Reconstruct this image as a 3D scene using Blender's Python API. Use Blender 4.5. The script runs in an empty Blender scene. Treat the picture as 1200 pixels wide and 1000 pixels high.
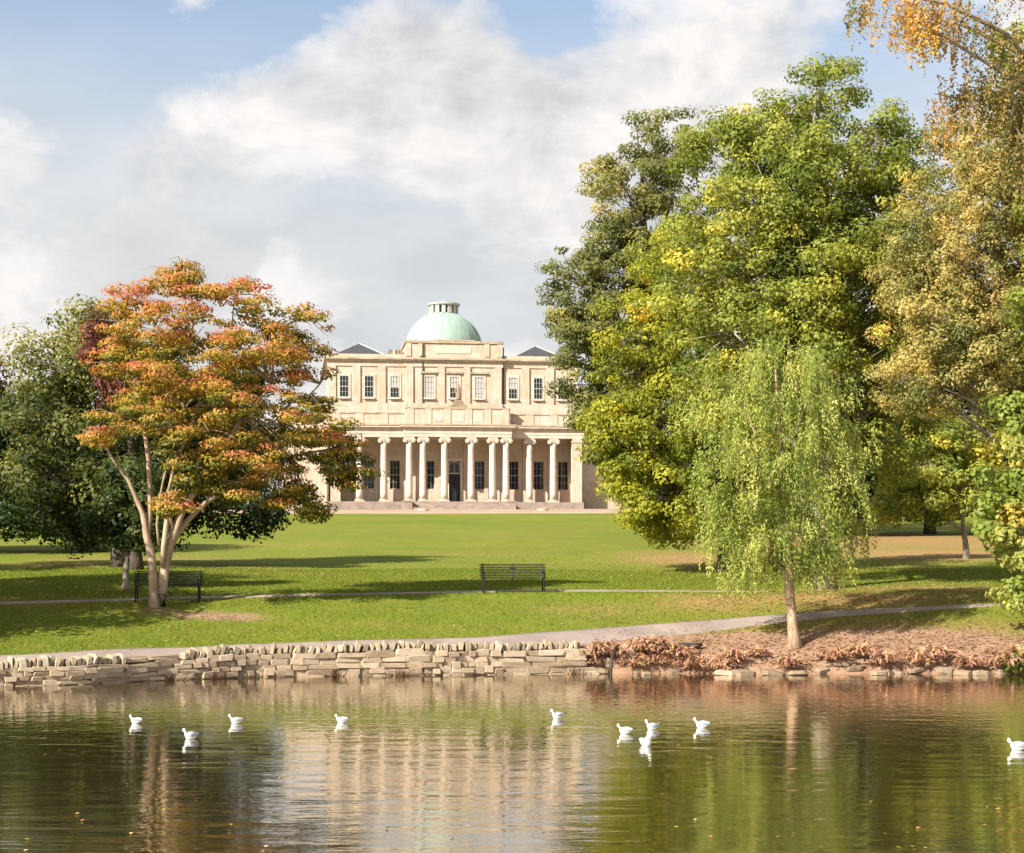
import bpy, bmesh, math, random
import numpy as np
from mathutils import Vector, Matrix, noise

random.seed(7)
R = math.radians
scene = bpy.context.scene
col = scene.collection

# ------------------------------------------------------------------ camera
CAM_H, HOR, F = 3.0, 660.0, 2000.0          # eye height over the water, horizon row and focal length of the photo (px of 1200x1000)
cam = bpy.data.cameras.new('camera')
cam.sensor_width = 36.0
cam.lens = 36.0 * F / 1200.0
cam.shift_y = (HOR - 500.0) / 1200.0
cam.clip_start = 0.1
cam.clip_end = 6000.0
cam_o = bpy.data.objects.new('camera', cam)
cam_o.location = (0, 0, CAM_H)
cam_o.rotation_euler = (R(90), 0, 0)
col.objects.link(cam_o)
scene.camera = cam_o

# ------------------------------------------------------------------ light
SUN_EL, SUN_AZ = R(34), R(228)               # azimuth clockwise from +Y: behind the camera, to the left
sun = bpy.data.lights.new('sun', 'SUN')
sun.energy = 5.0
sun.angle = R(0.53)
sun.color = (1.0, 0.94, 0.84)
sun_o = bpy.data.objects.new('sun', sun)
sd = Vector((math.sin(SUN_AZ) * math.cos(SUN_EL), math.cos(SUN_AZ) * math.cos(SUN_EL), math.sin(SUN_EL)))
sun_o.rotation_euler = sd.to_track_quat('Z', 'Y').to_euler()
sun_o.location = sd * 100
col.objects.link(sun_o)

scene.view_settings.view_transform = 'Standard'
scene.view_settings.look = 'None'
scene.view_settings.exposure = 1.22
scene.view_settings.gamma = 1.0
scene.view_settings.use_curve_mapping = False
scene.cycles.max_bounces = 6
scene.cycles.transparent_max_bounces = 6
scene.cycles.use_denoising = True

# ------------------------------------------------------------------ node helper
class NT:
    def __init__(self, tree):
        self.t = tree
        tree.nodes.clear()
    def n(self, typ, **kw):
        nd = self.t.nodes.new(typ)
        for k, v in kw.items():
            if k.startswith('i_'):
                key = k[2:]
                key = int(key) if key.isdigit() else key.replace('_', ' ')
                self.set(nd.inputs[key], v)
            else:
                setattr(nd, k, v)
        return nd
    def set(self, sock, v):
        if hasattr(v, 'bl_rna') and isinstance(v, bpy.types.NodeSocket):
            self.t.links.new(v, sock)
        elif isinstance(v, bpy.types.Node):
            self.t.links.new(v.outputs[0], sock)
        else:
            if sock.type == 'RGBA' and len(v) == 3:
                v = (*v, 1)
            sock.default_value = v
    def math(self, op, a, b=0.0, clamp=False):
        nd = self.t.nodes.new('ShaderNodeMath'); nd.operation = op; nd.use_clamp = clamp
        self.set(nd.inputs[0], a); self.set(nd.inputs[1], b)
        return nd.outputs[0]
    def mix(self, f, a, b, typ='MIX'):
        nd = self.t.nodes.new('ShaderNodeMix'); nd.data_type = 'RGBA'; nd.blend_type = typ
        self.set(nd.inputs[0], f); self.set(nd.inputs[6], a); self.set(nd.inputs[7], b)
        return nd.outputs[2]
    def noise(self, vec, scale, detail=3.0, rough=0.55, dist=0.0):
        nd = self.t.nodes.new('ShaderNodeTexNoise')
        if vec is not None: self.set(nd.inputs['Vector'], vec)
        nd.inputs['Scale'].default_value = scale
        nd.inputs['Detail'].default_value = detail
        nd.inputs['Roughness'].default_value = rough
        nd.inputs['Distortion'].default_value = dist
        return nd.outputs['Fac']
    def ramp(self, fac, stops):
        nd = self.t.nodes.new('ShaderNodeValToRGB')
        self.set(nd.inputs[0], fac)
        el = nd.color_ramp.elements
        while len(el) < len(stops): el.new(0.5)
        for e, (p, c) in zip(el, stops):
            e.position = p
            e.color = (*c, 1) if hasattr(c, '__len__') else (c, c, c, 1)
        return nd.outputs[0]
    def mapping(self, vec, scale=(1, 1, 1), loc=(0, 0, 0), rot=(0, 0, 0)):
        nd = self.t.nodes.new('ShaderNodeMapping')
        self.set(nd.inputs[0], vec)
        nd.inputs['Scale'].default_value = scale
        nd.inputs['Location'].default_value = loc
        nd.inputs['Rotation'].default_value = rot
        return nd.outputs[0]
    def bump(self, h, strength=0.5, dist=0.02):
        nd = self.t.nodes.new('ShaderNodeBump')
        nd.inputs['Strength'].default_value = strength
        nd.inputs['Distance'].default_value = dist
        self.set(nd.inputs['Height'], h)
        return nd.outputs[0]

# ------------------------------------------------------------------ sky with clouds
world = bpy.data.worlds.new('World')
scene.world = world
world.use_nodes = True
w = NT(world.node_tree)
sky = w.n('ShaderNodeTexSky', sky_type='NISHITA', sun_disc=False, sun_elevation=SUN_EL, sun_rotation=SUN_AZ)
sky.air_density = 1.0
sky.dust_density = 1.0
sky.ozone_density = 0.6
tc = w.n('ShaderNodeTexCoord')
gen = tc.outputs['Generated']
sep = w.n('ShaderNodeSeparateXYZ', i_0=gen)
up = w.math('MAXIMUM', sep.outputs[2], 0.0)
cv = w.mapping(gen, scale=(1, 1, 1.5), loc=(0.37, 0.1, 0.0))
warp = w.noise(cv, 5.0, 4, 0.5)
big = w.noise(cv, 5.5, 9, 0.57, 0.35)
fine = w.noise(w.mapping(gen, scale=(1, 1, 1.6), loc=(3.1, 0.0, 1.0)), 13.0, 9, 0.62, 0.4)
def blob(px, py, rx, ry, amp):
    """soft mound of cloud (or gap) round one compass direction of the sky"""
    d = Vector(((px - 600) / F, 1.0, (HOR - py) / F)).normalized()
    dx = w.math('DIVIDE', w.math('SUBTRACT', sep.outputs[0], d.x), rx / F)
    dz = w.math('DIVIDE', w.math('SUBTRACT', sep.outputs[2], d.z), ry / F)
    dy = w.math('DIVIDE', w.math('SUBTRACT', sep.outputs[1], d.y), 0.3)
    r2 = w.math('ADD', w.math('ADD', w.math('MULTIPLY', dx, dx), w.math('MULTIPLY', dz, dz)), w.math('MULTIPLY', dy, dy))
    g = w.math('EXPONENT', w.math('MULTIPLY', r2, -1.0))
    return w.math('MULTIPLY', g, amp)
dens = w.math('ADD', w.math('MULTIPLY', big, 0.95), w.math('MULTIPLY', fine, 0.55))
for b in ((480, 60, 110, 65, 0.26), (400, 130, 130, 55, 0.20), (590, 120, 130, 60, 0.20), (860, 60, 110, 60, 0.26), (760, 130, 130, 55, 0.22), (270, 130, 110, 55, 0.22), (180, 190, 90, 40, .10),
          (110, 60, 190, 70, -0.26), (655, 20, 55, 50, -0.26), (1050, 110, 80, 110, -0.32), (300, 30, 60, 40, -0.14), (10, 185, 40, 30, 0.15), (400, 270, 330, 45, -.12), (60, 300, 200, 60, -.10)):
    dens = w.math('ADD', dens, blob(*b))
cover = w.ramp(dens, [(0.665, 0.0), (0.755, 0.68), (0.87, 1.0)])
# thin veil of high haze thickening toward the horizon
veil = w.ramp(sep.outputs[2], [(0.06, 1.0), (0.19, 1.0), (0.235, 0.80), (0.275, 0.42), (0.32, 0.14), (0.6, 0.12)])
veil = w.math('MULTIPLY', veil, w.math('ADD', 0.66, w.math('MULTIPLY', warp, 0.66)), True)
shade = w.ramp(w.math('ADD', w.math('MULTIPLY', fine, 0.55), w.math('MULTIPLY', w.noise(w.mapping(gen, scale=(1, 1, 1.8), loc=(0.0, 2.0, 0.03)), 8.0, 6, 0.58), 0.55)),
               [(0.44, (3.45, 3.52, 3.64)), (0.52, (4.42, 4.34, 4.32)), (0.61, (5.4, 5.22, 5.12))])
greyish = w.ramp(w.noise(w.mapping(gen, scale=(1, 1, 2.6), loc=(1.0, 0.0, 0.4)), 6.0, 6, 0.55), [(0.36, (3.6, 3.70, 3.76)), (0.60, (4.42, 4.40, 4.38))])
s1 = w.mix(veil, sky.outputs[0], greyish)
s2 = w.mix(cover, s1, shade)
bg = w.n('ShaderNodeBackground', i_Color=s2, i_Strength=0.08)
wo = w.n('ShaderNodeOutputWorld', i_Surface=bg)

# ------------------------------------------------------------------ material helpers
def mat(name):
    m = bpy.data.materials.new(name)
    m.use_nodes = True
    return m, NT(m.node_tree)
def finish(t, color, rough=0.8, normal=None, spec=0.3, metallic=0.0, **kw):
    b = t.n('ShaderNodeBsdfPrincipled')
    t.set(b.inputs['Base Color'], color)
    t.set(b.inputs['Roughness'], rough)
    b.inputs['Specular IOR Level'].default_value = spec
    b.inputs['Metallic'].default_value = metallic
    for k, v in kw.items(): t.set(b.inputs[k.replace('_', ' ')], v)
    if normal is not None: t.set(b.inputs['Normal'], normal)
    t.n('ShaderNodeOutputMaterial', i_Surface=b)
    return b
M = {}
def simple(name, c, rough=0.7, var=0.25, scale=6.0, bump=0.0, spec=0.3, metallic=0.0, coord='Object'):
    m, t = mat(name)
    co = t.n('ShaderNodeTexCoord').outputs[coord]
    n1 = t.noise(co, scale, 5, 0.6)
    lo = tuple(x * (1 - var) for x in c); hi = tuple(min(1, x * (1 + var)) for x in c)
    cc = t.ramp(n1, [(0.3, lo), (0.7, hi)])
    nm = t.bump(t.noise(co, scale * 4, 4, 0.6), bump, 0.02) if bump else None
    finish(t, cc, rough, nm, spec, metallic)
    M[name] = m
    return m

# ashlar limestone of the building
def ashlar(name, base, dark):
    m, t = mat(name)
    co = t.n('ShaderNodeTexCoord').outputs['Object']
    v = t.mapping(co, rot=(R(90), 0, 0))
    br = t.n('ShaderNodeTexBrick', i_Vector=v, i_Scale=1.0)
    br.inputs['Color1'].default_value = (*base, 1)
    br.inputs['Color2'].default_value = (base[0] * .86, base[1] * .84, base[2] * .80, 1)
    br.inputs['Mortar'].default_value = (*dark, 1)
    br.inputs['Mortar Size'].default_value = 0.012
    br.inputs['Brick Width'].default_value = 1.15
    br.inputs['Row Height'].default_value = 0.46
    br.inputs['Mortar Smooth'].default_value = 0.4
    n1 = t.noise(co, 0.55, 6, 0.65)
    c = t.mix(t.ramp(n1, [(0.38, 0.0), (0.68, 0.85)]), br.outputs[0], tuple(x * y for x, y in zip(base, (0.84, 0.68, 0.56))))
    n2 = t.noise(t.mapping(co, scale=(2.2, 2.2, 0.35)), 1.6, 5, 0.7)
    c = t.mix(t.ramp(n2, [(0.48, 0.0), (0.70, 0.7)]), c, tuple(x * .5 for x in base))
    finish(t, c, 0.85, t.bump(t.noise(co, 9, 4), 0.25, 0.02), 0.2)
    M[name] = m
ashlar('stone', (0.55, 0.47, 0.385), (0.34, 0.27, 0.20))
simple('column_stone', (0.52, 0.435, 0.345), 0.85, 0.2, 1.2, 0.15)
simple('plinth_stone', (0.28, 0.215, 0.175), 0.9, 0.25, 1.3, 0.2)
simple('weathered_stone', (0.25, 0.18, 0.125), 0.9, 0.35, 2.5, 0.3)
simple('stained_cornice', (0.36, 0.28, 0.20), 0.9, 0.35, 1.0, 0.2)
simple('slate', (0.05, 0.052, 0.058), 0.6, 0.25, 3.0, 0.2)
simple('white_paint', (0.44, 0.42, 0.385), 0.55, 0.06, 4.0)
simple('blind', (0.40, 0.38, 0.35), 0.9, 0.1, 4.0)
simple('door_paint', (0.018, 0.02, 0.028), 0.4, 0.2, 4.0)
simple('iron', (0.006, 0.006, 0.008), 0.55, 0.3, 12.0, 0.1, 0.3)
simple('brass', (0.06, 0.05, 0.035), 0.35, 0.2, 12.0, 0.0, 0.5, 0.8)
simple('pipe_iron', (0.06, 0.055, 0.05), 0.7, 0.2, 4.0)
simple('log_wood', (0.05, 0.038, 0.032), 0.9, 0.5, 9.0, 0.6)
simple('gull_white', (0.78, 0.78, 0.77), 0.6, 0.03, 9.0, 0.0, 0.2)
simple('gull_grey', (0.33, 0.35, 0.38), 0.6, 0.06, 9.0, 0.0, 0.2)
simple('gull_dark', (0.03, 0.03, 0.035), 0.5, 0.1, 9.0)
simple('gull_bill', (0.25, 0.06, 0.03), 0.4, 0.1, 9.0)
simple('planter_soil', (0.30, 0.24, 0.12), 0.9, 0.4, 9.0)

m, t = mat('copper')
co = t.n('ShaderNodeTexCoord').outputs['Object']
c = t.ramp(t.noise(t.mapping(co, scale=(1, 1, .4)), 1.3, 6, 0.65), [(0.3, (0.21, 0.31, 0.255)), (0.55, (0.27, 0.36, 0.305)), (0.75, (0.34, 0.39, 0.345))])
finish(t, c, 0.75, None, 0.25); M['copper'] = m

m, t = mat('glass_dark')
finish(t, (0.012, 0.014, 0.016), 0.06, t.bump(t.noise(t.n('ShaderNodeTexCoord').outputs['Object'], 1.5, 2), 0.08, 0.05), 0.5); M['glass'] = m

# grass / earth
m, t = mat('lawn_ground')
co = t.n('ShaderNodeTexCoord').outputs['Object']
big = t.noise(co, 0.11, 4, 0.6)
mid = t.noise(co, 0.9, 5, 0.65)
fin = t.noise(co, 9.0, 5, 0.75)
fin2 = t.noise(t.mapping(co, scale=(1, 0.45, 1)), 26.0, 3, 0.7)
g = t.ramp(t.math('ADD', t.math('MULTIPLY', big, 0.5), t.math('MULTIPLY', mid, 0.5)), [(0.36, (0.095, 0.145, 0.012)), (0.52, (0.142, 0.172, 0.016)), (0.66, (0.195, 0.190, 0.030))])
stk = t.noise(t.mapping(co, scale=(0.10, 0.55, 1), rot=(0, 0, R(6))), 1.0, 5, 0.6)
g = t.mix(t.ramp(stk, [(0.42, 0.0), (0.68, 0.75)]), g, (0.185, 0.165, 0.034))
g = t.mix(t.ramp(fin, [(0.30, 0.75), (0.55, 0.0)]), g, (0.048, 0.074, 0.008))
g = t.mix(t.ramp(fin2, [(0.55, 0.0), (0.78, 0.55)]), g, (0.20, 0.20, 0.038))
lit_a = t.n('ShaderNodeAttribute', attribute_name='litter').outputs['Fac']
dirt_a = t.n('ShaderNodeAttribute', attribute_name='dirt').outputs['Fac']
br_n = t.math('ADD', t.math('MULTIPLY', t.noise(co, 1.7, 5, 0.7), 0.7), t.math('MULTIPLY', t.noise(co, 11, 4, 0.7), 0.5))
litter_f = t.ramp(t.math('ADD', lit_a, t.math('SUBTRACT', br_n, 0.6)), [(0.30, 0.0), (0.72, 0.85)])
litc = t.ramp(t.noise(co, 14.0, 4, 0.8), [(0.32, (0.15, 0.085, 0.042)), (0.5, (0.30, 0.165, 0.075)), (0.66, (0.38, 0.24, 0.12))])
g = t.mix(litter_f, g, litc)
dirt_f = t.ramp(t.math('ADD', dirt_a, t.math('MULTIPLY', t.math('SUBTRACT', br_n, 0.6), 0.9)), [(0.33, 0.0), (0.62, 1.0)])
dc = t.ramp(t.math('ADD', t.math('MULTIPLY', t.noise(co, 2.2, 6, 0.7), 0.6), t.math('MULTIPLY', t.noise(co, 22, 4, 0.7), 0.4)), [(0.33, (0.15, 0.085, 0.05)), (0.5, (0.255, 0.155, 0.10)), (0.68, (0.34, 0.22, 0.15))])
g = t.mix(dirt_f, g, dc)
hb = t.math('ADD', t.math('MULTIPLY', fin, 0.6), t.math('MULTIPLY', fin2, 0.4))
finish(t, g, 0.95, t.bump(hb, 0.55, 0.05), 0.1); M['lawn'] = m

m, t = mat('tarmac')
co = t.n('ShaderNodeTexCoord').outputs['Object']
c = t.ramp(t.math('ADD', t.math('MULTIPLY', t.noise(co, 0.8, 4), 0.6), t.math('MULTIPLY', t.noise(co, 30, 3, 0.8), 0.4)), [(0.35, (0.185, 0.145, 0.125)), (0.62, (0.30, 0.24, 0.205))])
finish(t, c, 0.9, t.bump(t.noise(co, 60, 2), 0.3, 0.01), 0.2); M['tarmac'] = m
m, t = mat('gravel_drive')
co = t.n('ShaderNodeTexCoord').outputs['Object']
c = t.ramp(t.math('ADD', t.math('MULTIPLY', t.noise(co, 0.25, 4), 0.6), t.math('MULTIPLY', t.noise(co, 14, 3, 0.8), 0.4)), [(0.35, (0.27, 0.19, 0.14)), (0.62, (0.38, 0.28, 0.21))])
finish(t, c, 0.95, None, 0.1); M['drive'] = m

# lakeside stones
def stone_mat(name, lo, mid_, hi, dark_amt=0.5):
    m, t = mat(name)
    co = t.n('ShaderNodeTexCoord').outputs['Object']
    rnd = t.n('ShaderNodeObjectInfo').outputs['Random']
    wv = t.n('ShaderNodeVectorMath', operation='ADD'); t.set(wv.inputs[0], co)
    cx = t.n('ShaderNodeCombineXYZ'); t.set(cx.inputs[0], t.math('MULTIPLY', rnd, 37.0)); t.set(wv.inputs[1], cx.outputs[0])
    n1 = t.noise(wv.outputs[0], 3.2, 6, 0.7)
    c = t.ramp(t.math('ADD', t.math('MULTIPLY', n1, 0.65), t.math('MULTIPLY', rnd, 0.35)), [(0.28, lo), (0.5, mid_), (0.75, hi)])
    n2 = t.noise(wv.outputs[0], 6.5, 5, 0.7)
    c = t.mix(t.ramp(n2, [(0.56, 0.0), (0.70, dark_amt)]), c, (0.07, 0.055, 0.035))
    finish(t, c, 0.9, t.bump(t.noise(wv.outputs[0], 11, 6, 0.7), 0.6, 0.03), 0.2)
    M[name] = m
stone_mat('wall_stone', (0.19, 0.135, 0.085), (0.31, 0.235, 0.16), (0.42, 0.335, 0.24), 0.8)
stone_mat('coping_stone', (0.19, 0.15, 0.10), (0.31, 0.245, 0.17), (0.41, 0.34, 0.25), 0.75)
stone_mat('bank_rock', (0.13, 0.09, 0.06), (0.25, 0.18, 0.12), (0.38, 0.29, 0.20), 0.85)
simple('wall_mortar', (0.22, 0.165, 0.11), 0.95, 0.6, 4.0, 0.5)

# water
m, t = mat('lake_water')
co = t.n('ShaderNodeTexCoord').outputs['Object']
a1 = t.noise(t.mapping(co, scale=(0.50, 1.45, 1), rot=(0, 0, R(3))), 1.2, 1, 0.4, 0.6)
a2 = t.noise(t.mapping(co, scale=(1.15, 3.4, 1), rot=(0, 0, R(-7)), loc=(4, 9, 0)), 2.1, 3, 0.55, 0.4)
a3 = t.noise(t.mapping(co, scale=(2.2, 1.0, 1)), 2.3, 2, 0.6)
zone = t.noise(t.mapping(co, scale=(0.6, 1.4, 1)), 0.13, 3, 0.5)
yy = t.n('ShaderNodeSeparateXYZ', i_0=co).outputs[1]
far = t.n('ShaderNodeMapRange', i_Value=yy); far.inputs[1].default_value = 25; far.inputs[2].default_value = 36
zf = t.math('MULTIPLY', t.math('ADD', 0.35, t.math('MULTIPLY', zone, 1.1)), t.math('SUBTRACT', 1.25, t.math('MULTIPLY', far.outputs[0], 0.75)))
h = t.math('ADD', t.math('MULTIPLY', a1, 1.0), t.math('MULTIPLY', a2, 0.32))
h = t.math('MULTIPLY', h, zf)
h = t.math('ADD', h, t.math('MULTIPLY', a3, t.math('ADD', 0.008, t.math('MULTIPLY', far.outputs[0], 0.95))))
nrm_ = t.bump(h, 1.0, 0.0098)
fr_ = t.n('ShaderNodeFresnel', i_IOR=1.333); t.set(fr_.inputs['Normal'], nrm_)
gl = t.n('ShaderNodeBsdfGlossy', i_Color=(1, 0.96, 0.88), i_Roughness=0.02); t.set(gl.inputs['Normal'], nrm_)
df = t.n('ShaderNodeBsdfDiffuse', i_Color=(0.028, 0.021, 0.008))
mx = t.n('ShaderNodeMixShader'); t.set(mx.inputs[0], t.math('POWER', fr_.outputs[0], 0.46)); t.set(mx.inputs[1], df.outputs[0]); t.set(mx.inputs[2], gl.outputs[0])
t.n('ShaderNodeOutputMaterial', i_Surface=mx); M['water'] = m

# bark
def bark(name, lo, hi, scale=7.0):
    m, t = mat(name)
    co = t.n('ShaderNodeTexCoord').outputs['Object']
    n1 = t.noise(t.mapping(co, scale=(1, 1, 0.28)), scale, 6, 0.7)
    n2 = t.noise(co, 1.2, 4, 0.6)
    c = t.ramp(t.math('ADD', t.math('MULTIPLY', n1, 0.7), t.math('MULTIPLY', n2, 0.3)), [(0.34, lo), (0.62, hi)])
    finish(t, c, 0.9, t.bump(n1, 0.8, 0.04), 0.15)
    M[name] = m
bark('bark_pale', (0.20, 0.135, 0.085), (0.47, 0.36, 0.255), 4.0)
bark('bark_brown', (0.075, 0.05, 0.033), (0.24, 0.165, 0.11), 8.0)
bark('bark_grey', (0.12, 0.10, 0.075), (0.34, 0.29, 0.225), 6.0)
bark('bark_dark', (0.035, 0.027, 0.02), (0.10, 0.08, 0.06), 8.0)
bark('bark_willow', (0.13, 0.08, 0.05), (0.42, 0.30, 0.20), 9.0)

def leaf_mat(name, trans=0.47, rough=0.5, spec=0.22, bright=1.0):
    m, t = mat(name)
    a = t.n('ShaderNodeAttribute', attribute_name='tint').outputs['Color']
    b = t.n('ShaderNodeBsdfPrincipled')
    t.set(b.inputs['Base Color'], a)
    b.inputs['Roughness'].default_value = rough
    b.inputs['Specular IOR Level'].default_value = spec
    tr = t.n('ShaderNodeBsdfTranslucent')
    t.set(tr.inputs[0], t.mix(1.0, a, (1.25, 1.15, 0.6), 'MULTIPLY'))
    mx = t.n('ShaderNodeMixShader'); mx.inputs[0].default_value = trans
    t.set(mx.inputs[1], b.outputs[0]); t.set(mx.inputs[2], tr.outputs[0])
    t.n('ShaderNodeOutputMaterial', i_Surface=mx)
    M[name] = m
leaf_mat('leaf')
leaf_mat('leaf_dry', 0.15, 0.85, 0.1)
leaf_mat('blade', 0.30, 0.6, 0.2)

# ------------------------------------------------------------------ object helpers
def tag(o, label=None, cat=None, group=None, kind=None):
    if label: o['label'] = label
    if cat: o['category'] = cat
    if group: o['group'] = group
    if kind: o['kind'] = kind
    return o
def empty(name, loc=(0, 0, 0), rz=0.0):
    o = bpy.data.objects.new(name, None)
    o.location = loc; o.rotation_euler = (0, 0, rz)
    o.empty_display_size = 0.2
    col.objects.link(o)
    return o
def link(name, me, material=None, parent=None):
    o = bpy.data.objects.new(name, me)
    if material is not None and not me.materials: me.materials.append(M[material] if isinstance(material, str) else material)
    if parent is not None: o.parent = parent
    col.objects.link(o)
    return o
def np_mesh(name, verts, faces, smooth=False, tint=None):
    """verts (n,3); faces (m,k) all with k corners, or list of such arrays"""
    if not isinstance(faces, (list, tuple)): faces = [faces]
    faces = [np.asarray(f, dtype=np.int32) for f in faces if len(f)]
    me = bpy.data.meshes.new(name)
    verts = np.asarray(verts, dtype=np.float32)
    me.vertices.add(len(verts)); me.vertices.foreach_set('co', verts.ravel())
    loops = np.concatenate([f.ravel() for f in faces])
    sizes = np.concatenate([np.full(len(f), f.shape[1], dtype=np.int32) for f in faces])
    starts = np.concatenate([[0], np.cumsum(sizes)[:-1]]).astype(np.int32)
    me.loops.add(len(loops)); me.loops.foreach_set('vertex_index', loops)
    me.polygons.add(len(sizes)); me.polygons.foreach_set('loop_start', starts)
    if smooth: me.polygons.foreach_set('use_smooth', np.ones(len(sizes), dtype=bool))
    me.update(calc_edges=True)
    if tint is not None:
        at_ = me.attributes.new('tint', 'FLOAT_COLOR', 'POINT')
        c = np.ones((len(verts), 4), dtype=np.float32); c[:, :3] = tint
        at_.data.foreach_set('color', c.ravel())
    me.validate()
    return me
class MB:
    """collects boxes, tubes and lathes, then becomes one mesh object"""
    def __init__(self): self.v = []; self.f = []
    def add(self, vs, fs):
        o = len(self.v); self.v.extend(vs); self.f.extend([tuple(i + o for i in f) for f in fs]); return self
    def box(self, x0, x1, y0, y1, z0, z1):
        vs = [(x0, y0, z0), (x1, y0, z0), (x1, y1, z0), (x0, y1, z0), (x0, y0, z1), (x1, y0, z1), (x1, y1, z1), (x0, y1, z1)]
        return self.add(vs, [(0, 3, 2, 1), (4, 5, 6, 7), (0, 1, 5, 4), (1, 2, 6, 5), (2, 3, 7, 6), (3, 0, 4, 7)])
    def lathe(self, cx, cy, prof, n=20, sx=1.0, sy=1.0):
        vs, fs = [], []
        for r, z in prof:
            for k in range(n):
                a = 2 * math.pi * k / n
                vs.append((cx + r * math.cos(a) * sx, cy + r * math.sin(a) * sy, z))
        for i in range(len(prof) - 1):
            for k in range(n):
                k2 = (k + 1) % n
                fs.append((i * n + k, i * n + k2, (i + 1) * n + k2, (i + 1) * n + k))
        fs.append(tuple(range(n - 1, -1, -1)))
        b = (len(prof) - 1) * n
        fs.append(tuple(range(b, b + n)))
        return self.add(vs, fs)
    def tube(self, pts, rads, n=6):
        pts = [Vector(p) for p in pts]
        vs, fs = [], []
        ref = Vector((0, 0, 1)) if abs((pts[-1] - pts[0]).normalized().z) < 0.9 else Vector((1, 0, 0))
        for i, p in enumerate(pts):
            d = (pts[min(i + 1, len(pts) - 1)] - pts[max(i - 1, 0)]).normalized()
            u = d.cross(ref).normalized(); q = d.cross(u)
            for k in range(n):
                a = 2 * math.pi * k / n
                vs.append(tuple(p + (u * math.cos(a) + q * math.sin(a)) * rads[i]))
        for i in range(len(pts) - 1):
            for k in range(n):
                k2 = (k + 1) % n
                fs.append((i * n + k, i * n + k2, (i + 1) * n + k2, (i + 1) * n + k))
        fs.append(tuple(range(n))); b = (len(pts) - 1) * n
        fs.append(tuple(range(b + n - 1, b - 1, -1)))
        return self.add(vs, fs)
    def mesh(self, name, smooth=False):
        me = bpy.data.meshes.new(name)
        me.from_pydata(self.v, [], self.f)
        bm = bmesh.new(); bm.from_mesh(me); bmesh.ops.recalc_face_normals(bm, faces=bm.faces); bm.to_mesh(me); bm.free()
        if smooth: me.shade_smooth()
        return me
    def build(self, name, material, parent=None, smooth=False):
        return link(name, self.mesh(name, smooth), material, parent)

# ------------------------------------------------------------------ terrain
def px_x(px, d): return (px - 600.0) * d / F
def px_z(py, d): return CAM_H + (HOR - py) * d / F
SHORE = np.array([(-400, 24), (-60, 27), (-30, 35), (-18, 39.2), (-12.4, 41.4), (-10.6, 42.1), (-8.8, 43.7), (-6.7, 44.8), (-4.5, 45.2), (-1.4, 45.7), (2.1, 46.2), (5, 46.3), (9, 46.1), (14, 46.2), (18, 46.4), (40, 47.5), (80, 50), (400, 52)], dtype=float)
def shore(X): return np.interp(X, SHORE[:, 0], SHORE[:, 1])
def plateau(X): return np.interp(X, [-30, -12.4, -8.8, -4.5, 2.1, 6, 20], [.45, .52, .62, .76, .76, .62, .62])
def bumps(X, Y):
    return 0.05 * np.sin(X * .21 + 1.0) * np.sin(Y * .17) + 0.03 * np.sin(X * .5 + Y * .13) + .02 * np.sin(Y * .6 - X * .27)
def G(X, Y):
    X = np.asarray(X, dtype=float); Y = np.asarray(Y, dtype=float)
    ds = shore(X); s = Y - ds; P = plateau(X)
    walled = np.clip((2.6 - X) / 0.8, 0, 1)                       # 1 behind the retaining wall, 0 on the open bank
    far = 2.05 + 0.0512 * (np.minimum(Y, 186) - 52.0)
    tt = np.clip((s - 0.9) / np.maximum(52.0 - ds - 0.9, 0.5), 0, 1)
    land = np.where(Y < 52, P + (2.05 - P) * tt ** 0.95, far)
    bank_w = -0.9 + (P + 0.9) * np.clip((s - 0.06) / 0.22, 0, 1)
    bt = np.clip((s + 0.75) / 1.75, 0, 1)
    bank_n = -0.7 + (P + 0.7) * (bt * bt * (3 - 2 * bt)) ** 0.8
    low = walled * bank_w + (1 - walled) * bank_n
    z = np.where(s > 0.9, land, np.minimum(low, P))
    z = z + bumps(X, Y) * np.clip((s - 2) / 6, 0, 1) * np.clip((170 - Y) / 30, 0, 1)
    nearb = np.clip((3.2 - Y) / 3.0, 0, 1)                           # near bank under the camera
    z = np.where(Y < 10, -0.9 + 2.2 * nearb ** 0.8, z)
    side = np.clip((np.abs(X) - 70) / 10, 0, 1)
    z = np.where(s < 1, z * (1 - side) + 0.9 * side, z)
    return z
def G1(x, y): return float(G(np.array([x]), np.array([y]))[0])
def at(px, py, dmin=40.0):
    """where the sight line through a photo pixel meets the ground"""
    d = np.arange(dmin, 260, 0.02)
    X = px_x(px, d); Z = px_z(py, d)
    hit = np.nonzero(Z <= G(X, d))[0]
    k = hit[0] if len(hit) else len(d) - 1
    return Vector((X[k], d[k], float(G(X[k:k + 1], d[k:k + 1])[0])))

xs = np.unique(np.concatenate([np.linspace(-1500, -60, 16), np.linspace(-60, -26, 24), np.arange(-26, 26.01, 0.28), np.linspace(26, 60, 24), np.linspace(60, 1500, 16)]))
ss = np.unique(np.concatenate([np.linspace(-160, -50, 6), np.arange(-50, -2, 2.0), np.arange(-2, 12, 0.16), np.arange(12, 40, 0.5), np.arange(40, 145, 1.5), np.linspace(145, 2500, 24)]))
XX, SS = np.meshgrid(xs, ss)
YY = shore(XX) + SS
ZZ = G(XX, YY)
vt = np.stack([XX, YY, ZZ], -1).reshape(-1, 3)
nx, ny = len(xs), len(ss)
ii, jj = np.meshgrid(np.arange(ny - 1), np.arange(nx - 1), indexing='ij')
q = np.stack([ii * nx + jj, ii * nx + jj + 1, (ii + 1) * nx + jj + 1, (ii + 1) * nx + jj], -1).reshape(-1, 4)
me = np_mesh('lawn', vt, q, True)
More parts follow.
